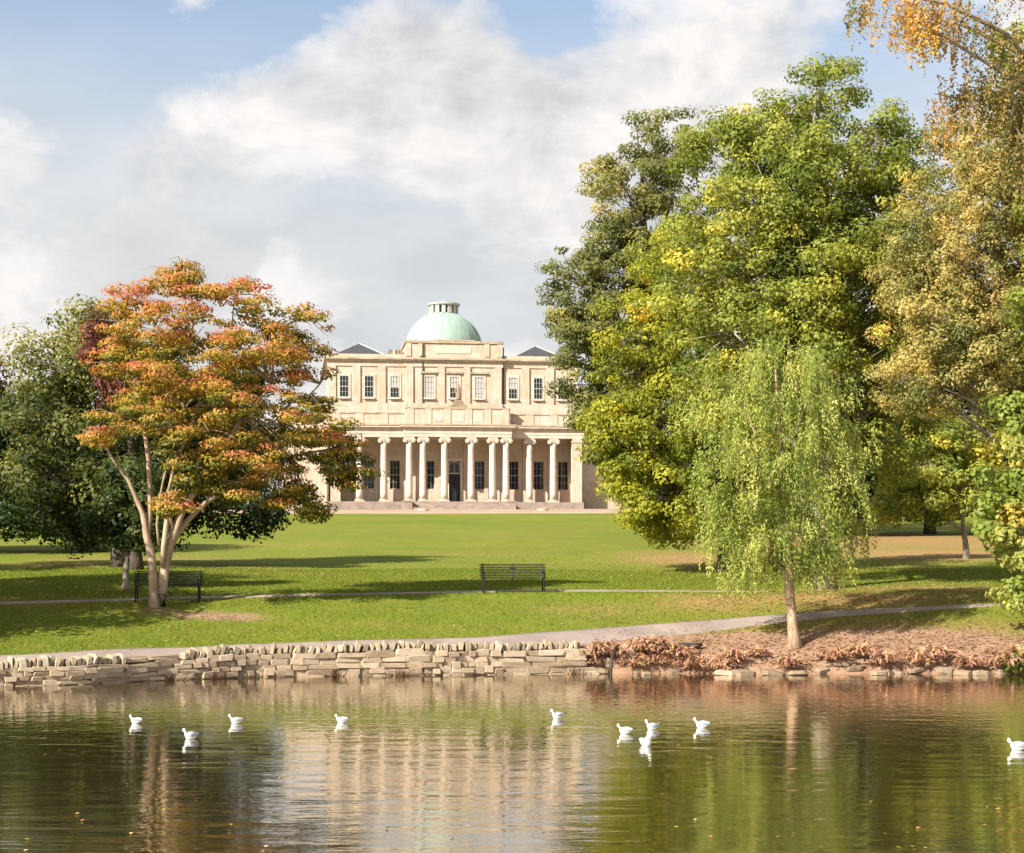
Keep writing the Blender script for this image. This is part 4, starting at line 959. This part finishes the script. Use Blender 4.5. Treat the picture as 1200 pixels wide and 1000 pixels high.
# oak at the right edge with large leaves
b = Vector((16.9, 42.0 + 6.5, 0)); b.z = G1(b.x, b.y)
dd0 = b.y
tree('oak_tree', 'bright green large leaved oak at the right frame edge', b, lobes_px(dd0, b, [
    (1185, 545, 36, 36, -1, .9), (1172, 600, 30, 30, -1, .8), (1200, 630, 44, 50, -.6, 1.1), (1190, 690, 34, 26, -.8, .7), (1205, 505, 42, 34, -.5, .9), (1190, 480, 26, 20, -.5, .7), (1185, 130, 28, 30, -1, .8), (1190, 65, 30, 34, -1, .8), (1200, 190, 20, 30, -.6, .7), (1200, 330, 18, 46, -.5, .7), (1260, 560, 60, 60, 0, 1.6), (1270, 400, 70, 90, 0, 1.8), (1270, 220, 70, 110, 0, 1.8)]),
    [(0, (.09, .13, .025)), (.5, (.21, .27, .05)), (.8, (.34, .36, .09)), (1, (.5, .34, .05))], 33, 330, .40, 75, .17, 'bark_brown', .22, mid_t=.6, aspect=.7)

# ------------------------------------------------------------------ benches
def bar(mb, p, q, r): mb.tube([p, q], [r, r], 5)
def bench(loc, rz, label):
    e = empty('park_bench', loc, rz); tag(e, label, 'bench', 'black slatted park benches on the lawn')
    W = 1.02
    for k in range(9):
        z = .47 + k * .049; y = .18 + (z - .45) * .22
        MB().box(-W, W, y - .009, y + .009, z - .014, z + .014).build('back_slat', 'iron', e)
    for k in range(8):
        y = -.30 + k * .062
        MB().box(-W, W, y - .018, y + .018, .425, .443).build('seat_slat', 'iron', e)
    for x in (-.92, .92):
        mb = MB(); mb.tube([(x, .20, -.05), (x, .17, .42), (x, .285, .885)], [.028, .028, .022], 6); mb.build('leg', 'iron', e)
        mb = MB(); mb.tube([(x, -.30, -.05), (x, -.29, .42), (x, -.29, .62)], [.028, .028, .022], 6); mb.build('leg', 'iron', e)
        MB().box(x - .03, x + .03, -.34, .23, .62, .645).build('armrest', 'iron', e)
        MB().box(x - .02, x + .02, -.30, .20, .385, .424).build('seat_rail', 'iron', e)
    MB().tube([(0, .175, .40), (0, .285, .885)], [.02, .02], 6).build('centre_stay', 'iron', e)
    MB().box(-.10, .10, .228, .238, .70, .77).build('plaque', 'brass', e)
    return e
bench(at(601.5, 694.5), R(5), 'black slatted metal bench alone in the middle of the lawn')
bench(at(197, 704), R(5), 'black slatted metal bench half hidden behind the maple trunk')

# ------------------------------------------------------------------ lakeside wall
WALL = empty('stone_wall', (0, 0, 0)); tag(WALL, 'low pale rubble stone wall with upright coping stones along the lake', 'wall')
def stone_mesh(seed, jit=.16, bev=.16):
    rng_ = random.Random(seed)
    bm = bmesh.new(); bmesh.ops.create_cube(bm, size=1.0)
    for v in bm.verts: v.co += Vector((rng_.uniform(-jit, jit), rng_.uniform(-jit, jit), rng_.uniform(-jit, jit))) * .5
    bmesh.ops.bevel(bm, geom=list(bm.edges), offset=bev, segments=1, affect='EDGES', profile=.6)
    for v in bm.verts: v.co += Vector((rng_.uniform(-1, 1), rng_.uniform(-1, 1), rng_.uniform(-1, 1))) * .03
    me = bpy.data.meshes.new('stone'); bm.to_mesh(me); bm.free()
    return me
STONES = [stone_mesh(i, .20, .075) for i in range(12)]
COPES = [stone_mesh(50 + i, .26, .20) for i in range(10)]
ROCKS = [stone_mesh(90 + i, .30, .20) for i in range(8)]
for m_ in STONES: m_.materials.append(M['wall_stone'])
for m_ in COPES: m_.materials.append(M['coping_stone'])
for m_ in ROCKS: m_.materials.append(M['bank_rock'])
# centre line of the wall
wx = np.arange(-17.0, 2.12, 0.02); wy = shore(wx)
wl_ = np.concatenate([[0], np.cumsum(np.hypot(np.diff(wx), np.diff(wy)))])
def wpos(s): return float(np.interp(s, wl_, wx)), float(np.interp(s, wl_, wy))
def wang(s):
    a = wpos(max(0, s - .3)); c = wpos(min(wl_[-1], s + .3)); return math.atan2(c[1] - a[1], c[0] - a[0])
def wtop(s):
    x, y = wpos(s); return float(plateau(np.array([x]))[0]) - .10 + .025 * math.sin(s * 1.3) + .015 * math.sin(s * 3.7)
LEN = float(wl_[-1])
core = MB(); prev = None
for s in np.arange(0, LEN - .15, .4):
    x, y = wpos(s); a = wang(s); nx_, ny_ = -math.sin(a), math.cos(a); h_ = wtop(s)
    ring = [(x + nx_ * .035, y + ny_ * .035, -.5), (x + nx_ * .06, y + ny_ * .06, h_ - .03), (x + nx_ * .52, y + ny_ * .52, h_ - .03), (x + nx_ * .52, y + ny_ * .52, -.5)]
    o = len(core.v); core.v.extend(ring)
    if prev is not None:
        for k in range(4): core.f.append((prev + k, prev + (k + 1) % 4, o + (k + 1) % 4, o + k))
    prev = o
core.build('core', 'wall_mortar', WALL)
rw = random.Random(12)
def place_stone(name, meshes, s, zc, w_, d_, h_, off, tilt=0.0, lean=0.0):
    x, y = wpos(s); a = wang(s)
    o = link(name, rw.choice(meshes), None, WALL)
    o.location = (x - math.sin(a) * off, y + math.cos(a) * off, zc)
    o.rotation_euler = (lean, tilt, a + rw.uniform(-.06, .06)); o.scale = (w_, d_, h_)
    return o
# courses of body stones, from below the water line up to the coping
NC = 5
for ci in range(NC):
    s = rw.uniform(0, .3)
    while s < LEN - .1:
        H = wtop(s) + .10; z0 = -.10 + H * ci / NC; hh = H / NC
        rough_zone = .62 < (s % 6.1) / 6.1 < .95
        w_ = rw.uniform(.16, .4) if rough_zone else rw.uniform(.28, .85)
        if (ci == 0 and rw.random() < .25) or (ci == 1 and rw.random() < .08): s += w_ * .6; continue
        if s > LEN - .2 - .10 * ci and rw.random() < .6: s += w_ * .5; continue
        hgt = hh * rw.uniform(.72, 1.25)
        place_stone('stone', STONES, s + w_ / 2, z0 + hgt / 2 + rw.uniform(-.015, .015), w_ * 1.03, rw.uniform(.27, .31), hgt * 1.06, .14 + (rw.uniform(-.07, .07) if rough_zone else rw.uniform(-.025, .02)), rw.uniform(-.04, .04) * (2 if rough_zone else 1))
        s += w_ + rw.uniform(.0, .03)
# upright coping slabs
s = .1
while s < LEN - .3:
    x, _ = wpos(s)
    if -9.75 < x < -9.0:
        place_stone('coping_slab', STONES, s + .36, wtop(s) + .07, .78, .42, .10, .3); s += .80; continue
    w_ = rw.uniform(.08, .19); h_ = rw.uniform(.19, .31)
    place_stone('coping_stone', COPES, s + w_ / 2, wtop(s) + h_ / 2 - .05, w_ * 1.02, rw.uniform(.34, .5), h_, .27 + rw.uniform(-.04, .04), rw.uniform(-.3, .3) + .18, rw.uniform(-.12, .12))
    s += w_ * rw.uniform(.95, 1.18)

# ------------------------------------------------------------------ bank on the right: rocks, ferns, logs
ORD = ['first', 'second', 'third', 'fourth', 'fifth', 'sixth', 'seventh', 'eighth', 'ninth', 'tenth', 'eleventh', 'twelfth', 'thirteenth', 'fourteenth', 'fifteenth', 'sixteenth', 'seventeenth', 'eighteenth', 'nineteenth', 'twentieth', 'twenty-first', 'twenty-second', 'twenty-third', 'twenty-fourth', 'twenty-fifth', 'twenty-sixth', 'twenty-seventh', 'twenty-eighth', 'twenty-ninth', 'thirtieth', 'thirty-first', 'thirty-second', 'thirty-third', 'thirty-fourth', 'thirty-fifth']
rocks = sorted([(702, 783, .5, .22), (716, 776, .35, .3), (735, 770, .42, .5), (747, 789, .16, .16), (757, 788, .3, .12), (790, 786, .35, .16), (800, 771, .45, .3), (830, 772, .4, .2), (850, 787, .5, .14), (872, 787, .55, .14), (905, 787, .6, .13), (935, 787, .5, .14), (960, 784, .5, .14), (985, 776, .6, .12), (1000, 781, .6, .12), (1012, 772, .55, .12), (1030, 787, .45, .13), (1050, 786, .4, .14), (1072, 783, .5, .14), (1088, 777, .5, .15), (1105, 784, .45, .14), (1128, 787, .45, .12), (1150, 787, .5, .12), (1172, 786, .4, .14), (970, 777, .4, .10)])
for i, (px, py, w_, h_) in enumerate(rocks):
    d = at(px, py, 44).y if py < 787 else 45.75
    x = px_x(px, d); z = px_z(py, d)
    o = link('rock', ROCKS[i % 8], None); o.location = (x, d, max(z - .05, .0)); o.scale = (w_, w_ * rw.uniform(.6, .9), h_ * rw.uniform(.8, 1.6)); o.rotation_euler = (rw.uniform(-.12, .12), rw.uniform(-.18, .18), rw.uniform(-.5, .5))
    tag(o, 'pale bank rock at the water edge, %s from the wall end' % ORD[i], 'rock', 'rocks along the bare bank')
def fern_mesh(seed, R_=.5, n=26):
    rng_ = np.random.default_rng(seed); V_, F_, T_ = [], [], []
    for k in range(n):
        az = rng_.uniform(0, 6.28); L = R_ * rng_.uniform(.7, 1.35); hgt = rng_.uniform(.25, .75) * L * .9
        seg = 13; prevp = None
        side = np.array([-math.sin(az), math.cos(az), 0]); c = np.clip(np.array([.40, .215, .125]) * rng_.uniform(.35, 1.35) * np.array([1, rng_.uniform(.85, 1.15), rng_.uniform(.8, 1.3)]), 0, .6)
        for j in range(seg + 1):
            u = j / seg
            p = np.array([math.cos(az), math.sin(az), 0]) * L * (u * .9) + np.array([0, 0, hgt * 4 * u * (1 - u * .86) * .75]) + rng_.normal(0, .012, 3)
            if prevp is not None:
                wv = .12 * L * math.sin(math.pi * min(1, .12 + u * .85)) * rng_.uniform(.6, 1.3)
                for sg in (-1, 1):
                    tip = (p + prevp) / 2 + side * sg * wv + np.array([0, 0, -abs(wv) * rng_.uniform(.0, .9)]) + (p - prevp) * .5
                    o = len(V_); V_.extend([prevp, p, tip]); F_.append((o, o + 1, o + 2)); T_.extend([c * rng_.uniform(.75, 1.2)] * 3)
            prevp = p
    return np_mesh('fronds', np.array(V_), np.array(F_), False, np.clip(np.array(T_), 0, .8))
FERNS = [fern_mesh(300 + i, .5, 70) for i in range(6)]
for f in FERNS: f.materials.append(M['leaf_dry'])
ferns = sorted([(684, 764, .6), (694, 774, .6), (742, 774, .7), (798, 764, .7), (860, 768, .75), (698, 762, .7), (711, 756, .75), (728, 762, .7), (750, 757, .85), (768, 755, .85), (782, 760, .8), (765, 772, .8), (812, 777, .9), (845, 780, .8), (890, 763, .6), (925, 776, .8), (975, 768, .8), (1008, 763, .85), (1035, 774, .9), (1080, 772, .9), (1100, 766, .85), (1136, 776, .8), (1180, 776, 1.0), (1198, 768, 1.0)])
for i, (px, py, sc_) in enumerate(ferns):
    p = at(px, py + 7, 44)
    o = link('fern', FERNS[i % 6], None); o.location = (p.x, p.y, max(p.z - .03, .0)); o.scale = (sc_ * 1.4, sc_ * 1.4, sc_ * 1.4); o.rotation_euler = (0, 0, rw.uniform(0, 6.28))
    tag(o, 'withered red brown fern clump on the bank, %s from the wall end' % ORD[i], 'fern', 'withered ferns along the bare bank')
p = at(806, 761, 44)
o = MB().tube([(-.32, 0, .08), (-.1, .02, .11), (.18, -.02, .09), (.4, .03, .13)], [.07, .085, .08, .05], 8).build('driftwood_log', 'log_wood', None, True); o.location = p; tag(o, 'dark fallen log lying on the bank among brown ferns', 'log')
p = at(714, 786, 44)
o = MB().tube([(0, 0, -.3), (.02, 0, .2), (.05, .02, .62)], [.035, .035, .025], 7).build('wooden_stake', 'log_wood', None, True); o.location = (p.x, 45.7, .0); tag(o, 'dark upright stake in the water beside the wall end', 'stake')
# leafy waterside plant at the right edge
p = at(1188, 786, 44); rng = np.random.default_rng(77)
e = empty('waterside_plant', (p.x, p.y - .2, max(0, p.z - .1))); tag(e, 'bright green leafy plant at the water by the right frame edge', 'plant')
n = 260; pos = unit(rng, n) * (rng.random((n, 1)) ** .5) * np.array([.42, .35, .36]) + np.array([.05, 0, .30]); pos = pos[pos[:, 2] > .03]
nr = unit(rng, len(pos)) * .6 + np.array([0, -.2, .7]); nr /= np.linalg.norm(nr, axis=1, keepdims=True)
link('leaves', leaves_mesh('leaves', rng, pos, nr, .13 * rng.uniform(.7, 1.3, len(pos)), np.clip(pal(rng, [(0, (.06, .12, .015)), (.6, (.16, .22, .03)), (1, (.30, .28, .05))], rng.random(len(pos))), 0, 1), .6), 'leaf', e)
mb = MB()
for k in range(9): mb.tube([(0, 0, -.05), tuple(rng.normal(0, .12, 3) * np.array([1, 1, .2]) + np.array([0, 0, .3])), tuple(rng.normal(0, .25, 3) * np.array([1, 1, .3]) + np.array([0, 0, .5]))], [.012, .009, .004], 4)
mb.build('stems', 'bark_brown', e)
# dry weeds at the foot of the wall
for i, (px, ww) in enumerate(((198, .5), (255, .4), (395, .35), (470, .5), (676, .4))):
    d = 45.0
    for _ in range(20): d = float(shore(px_x(px, d))) - .12
    x = px_x(px, d)
    V_, F_, T_ = [], [], []; rng_ = np.random.default_rng(500 + i)
    for k in range(30):
        x0 = rng_.normal(0, ww * .35); h_ = rng_.uniform(.06, .32); lean = rng_.normal(0, .2); o_ = len(V_)
        V_.extend([(x0 - .012, rng_.normal(0, .04), -.05), (x0 + .012, rng_.normal(0, .04), -.05), (x0 + lean, rng_.normal(-.03, .05), h_)]); F_.append((o_, o_ + 1, o_ + 2)); T_.extend([np.array([.15, .085, .05]) * rng_.uniform(.4, 1.6)] * 3)
    o = link('dry_weeds', np_mesh('dry_weeds', np.array(V_), np.array(F_), False, np.array(T_)), 'leaf_dry'); o.location = (x, d, 0.0)
    tag(o, 'dry brown weed tuft at the foot of the lakeside wall, %s from the left' % ORD[i], 'weeds', 'dry weeds along the wall foot')

# ------------------------------------------------------------------ gulls
def loft(rings, n=12):
    mb = MB(); vs = []
    for (x, z, w_, h_) in rings:
        for k in range(n):
            a = 2 * math.pi * k / n; vs.append((x, w_ * math.cos(a), z + h_ * math.sin(a)))
    fs = [(i * n + k, i * n + (k + 1) % n, (i + 1) * n + (k + 1) % n, (i + 1) * n + k) for i in range(len(rings) - 1) for k in range(n)]
    fs += [tuple(range(n)), tuple(range((len(rings) - 1) * n + n - 1, (len(rings) - 1) * n - 1, -1))]
    return mb.add(vs, fs)
def gull_meshes(neck):
    body = loft([(-.205, .066, .014, .007), (-.17, .058, .035, .020), (-.12, .05, .06, .045), (-.05, .035, .078, .062), (.03, .032, .078, .066), (.085, .042, .062, .062), (.112, .065 + neck * .2, .050, .052), (.122, .095 + neck * .6, .040, .038), (.132, .118 + neck, .036, .032), (.148, .142 + neck, .040, .038), (.170, .144 + neck, .031, .030), (.188, .140 + neck, .013, .013)]).mesh('body', True)
    bill = loft([(.178, .141 + neck, .009, .009), (.198, .137 + neck, .006, .006), (.218, .132 + neck, .002, .002)], 8).mesh('bill', True)
    wings = []
    for sg in (-1, 1):
        mb = MB(); vs = []
        rr_ = [(.07, .062, .02, .02), (.03, .070, .022, .040), (-.05, .072, .02, .046), (-.12, .070, .016, .034), (-.18, .074, .010, .020), (-.225, .080, .006, .010), (-.25, .084, .003, .004)]
        yo = [.058, .072, .070, .052, .034, .018, .006]
        n = 10
        for (x, z, w_, h_), y0 in zip(rr_, yo):
            for k in range(n):
                a = 2 * math.pi * k / n; vs.append((x, sg * y0 + w_ * math.cos(a), z + h_ * math.sin(a)))
        fs = [(i * n + k, i * n + (k + 1) % n, (i + 1) * n + (k + 1) % n, (i + 1) * n + k) for i in range(len(rr_) - 1) for k in range(n)] + [tuple(range(n)), tuple(range((len(rr_) - 1) * n + n - 1, (len(rr_) - 1) * n - 1, -1))]
        mb.add(vs, fs); wings.append((mb.mesh('wing', True), loft([(-.19, .080, .012, .017), (-.235, .087, .008, .011), (-.285, .094, .002, .003)], 8).mesh('wing_tip', True)))
    eye = MB()
    for sg in (-1, 1): eye.add([(.158 + .006 * math.cos(a), sg * .0385, .148 + neck + .006 * math.sin(a)) for a in np.linspace(0, 6.28, 7)[:-1]] , [(0, 1, 2, 3, 4, 5)])
    return body, bill, wings, eye.mesh('eyes')
GM = {k: gull_meshes(k * .35 - .012) for k in (0.0, .025, .05)}
gulls = [(159, 848, 165, 0.025, 'white gull farthest left, facing left on the water'), (223, 866, 215, .05, 'white gull low in the dark reflection right of the leftmost gull'), (276, 848, 190, .05, 'white gull third from the left edge, neck raised'),
         (400, 847, 170, .025, 'white gull alone on pale water left of the picture middle'), (653, 842, 200, .05, 'white gull with grey wings nearest the wall, middle of the lake'), (732, 860, 165, .025, 'white gull leftmost of the close group of three'),
         (764, 855, 200, .05, 'white gull at the back of the close group of three'), (757, 874, 300, .05, 'white gull in front of the close group of three, facing the camera'), (822, 853, 170, .025, 'white gull just right of the close group of three'), (1192, 879, 175, 0.0, 'white gull cut by the right frame edge')]
for px, py, rz, nk, lab in gulls:
    d = CAM_H * F / (py - HOR); e = empty('gull', (px_x(px, d), d, .012), R(rz)); tag(e, lab, 'gull', 'gulls floating on the lake')
    sc_ = {1192: 1.15, 757: 1.12, 159: .95, 400: .92, 276: .97, 822: 1.08, 223: 1.03}.get(px, 1.0); e.scale = (sc_ * .72, sc_ * .82, sc_ * .94)
    bd, bi, wi, ey = GM[nk]
    body = link('body', bd, 'gull_white', e); link('bill', bi, 'gull_bill', e)
    for (w_, tip_), sg in zip(wi, (-1, 1)):
        wo2 = link('wing', w_, 'gull_grey', e); tp2 = link('wing_tip', tip_, 'gull_dark', wo2); tp2.location = (0, sg * .022, 0)
    link('eyes', ey, 'gull_dark', body)

# ------------------------------------------------------------------ grass, fallen leaves, floating leaves
rng = np.random.default_rng(101)
def scatter_ground(n, d0, d1, pw=1.0, margin=60):
    d = d0 + (d1 - d0) * rng.random(n) ** pw
    px = rng.uniform(-margin, 1200 + margin, n)
    return px_x(px, d), d
x, y = scatter_ground(330000, 42, 66, 1.25)
s = y - shore(x)
lit_p = np.zeros(len(x)); 
def on_path(x, y):
    PXs = 600 + x * F / y; PY = HOR + F * (CAM_H - G(x, y)) / y
    u = np.interp(PXs, [-250, 0, 200, 420, 560, 700, 800, 900, 1000, 1180, 1300], [781, 769, 760, 751, 748, 737.5, 729.5, 722, 715, 707, 704]); l = np.interp(PXs, [-250, 560, 600, 720, 800, 900, 1000, 1180, 1300], [900, 900, 758, 752, 744, 732, 721.5, 710, 707])
    u2 = np.interp(PXs, [-150, 0, 150, 350, 565, 700, 900], [711, 706, 702, 697, 692.5, 692, 693]); l2 = np.interp(PXs, [-150, 0, 150, 350, 565, 700, 900], [715, 709.5, 705, 699.5, 695, 694, 694.6])
    return ((PY > u - .4) & (PY < l + .4)) | ((PY > u2 - .2) & (PY < l2 + .2) & (PXs < 900)), PXs, PY
onp, PXs, PY = on_path(x, y)
from_noise = np.sin(x * 2.1 + np.sin(y * 1.7)) * np.sin(y * 2.6 + np.sin(x * 1.3))
bare = np.zeros(len(x))
for px, py, rx, ry, a in [(250, 722, 2.6, 1.0, .8), (930, 752, 5.5, 1.0, 1.0), (1050, 748, 4.5, 1.1, .95), (1150, 760, 4, 1.2, .9), (800, 757, 3, .7, 1.0), (740, 757, 2, .6, 1.0), (966, 692, 1.2, .8, .8), (1120, 690, 6, 2.5, .6), (1000, 700, 5, 2.2, .6), (850, 705, 3.5, 1.6, .45)]:
    c = at(px, py); bare = np.maximum(bare, a * np.exp(-(((x - c.x) / rx) ** 2 + ((y - c.y) / ry) ** 2)))
ok = (s > 1.3) & ~onp & (rng.random(len(x)) > bare * 1.25)
x, y = x[ok], y[ok]; n = len(x)
h_ = rng.uniform(.025, .06, n) * (1 + .35 * from_noise[ok]); a = rng.uniform(0, 6.28, n); wv = rng.uniform(.006, .013, n) * (y / 46)
z = G(x, y)
lean = rng.normal(0, .022, (n, 2))
v = np.stack([np.stack([x - np.cos(a) * wv, y - np.sin(a) * wv, z - .01], -1), np.stack([x + np.cos(a) * wv, y + np.sin(a) * wv, z - .01], -1), np.stack([x + lean[:, 0], y + lean[:, 1], z + h_], -1)], 1).reshape(-1, 3)
tint = pal(rng, [(0, (.075, .12, .008)), (.5, (.140, .190, .014)), (.85, (.20, .22, .024)), (1, (.27, .25, .06))], np.clip(.45 + .12 * from_noise[ok] + rng.normal(0, .2, n), 0, 1))
link('grass', np_mesh('grass', v, np.arange(3 * n).reshape(-1, 3), False, np.repeat(np.clip(tint, .01, .8), 3, axis=0)), 'blade')
tag(bpy.data.objects['grass'], 'short grass blades on the near lawn', 'grass', kind='stuff')

def leaf_scatter(name, x, y, z, size, cols, label):
    n = len(x); pos = np.stack([x, y, z], -1)
    nr = unit(rng, n) * .25 + np.array([0, 0, 1.0]); nr /= np.linalg.norm(nr, axis=1, keepdims=True)
    c = np.array(cols)[rng.integers(0, len(cols), n)] * rng.uniform(.7, 1.25, (n, 1))
    o = link(name, leaves_mesh(name, rng, pos, nr, size * rng.uniform(.6, 1.3, n), np.clip(c, 0, .8), .7), 'leaf_dry')
    tag(o, label, 'leaves', kind='stuff')
x1, y1 = scatter_ground(4200, 44, 90, 1.6)
cen = [(at(187, 705), 6, 1500), (at(930, 735), 5, 2600), (at(1000, 695), 7, 3200), (at(850, 672), 7, 2200), (at(1120, 665), 9, 2600), (at(780, 655), 9, 1500), (at(140, 668), 8, 1500)]
xa, ya = [x1], [y1]
for c, r_, k in cen:
    xa.append(rng.normal(c.x, r_ * .55, k)); ya.append(rng.normal(c.y, r_ * .45, k))
x1 = np.concatenate(xa); y1 = np.concatenate(ya); onp1, _, _ = on_path(x1, y1); sh1 = y1 - shore(x1); ok = (sh1 > .8) & ~(onp1 & (rng.random(len(x1)) < .85)) & ~((x1 > 2) & (sh1 < 4) & (rng.random(len(x1)) < .7)); x1, y1 = x1[ok], y1[ok]
leaf_scatter('fallen_leaves', x1, y1, G(x1, y1) + .022, .08, [(.42, .27, .06), (.36, .18, .05), (.38, .24, .12), (.46, .36, .12), (.5, .42, .22),], 'yellow and brown fallen leaves scattered over the lawn')
k2 = 3200; xb = rng.uniform(2.2, 15, k2); yb_ = shore(xb) + np.abs(rng.normal(.2, 1.5, k2)) + .15
leaf_scatter('leaf_litter', xb, yb_, G(xb, yb_) + .012, .085, [(.30, .18, .11), (.36, .23, .15), (.24, .13, .075), (.42, .28, .17)], 'brown leaf litter lying over the bare bank')
k = 150
dd = CAM_H * F / (rng.uniform(815, 1000, k) - HOR); xw = px_x(rng.uniform(-20, 1220, k), dd)
leaf_scatter('floating_leaves', xw, dd, np.full(k, .012), .06, [(.42, .27, .06), (.36, .18, .05), (.46, .36, .16), (.3, .15, .07)], 'small fallen leaves floating on the lake')
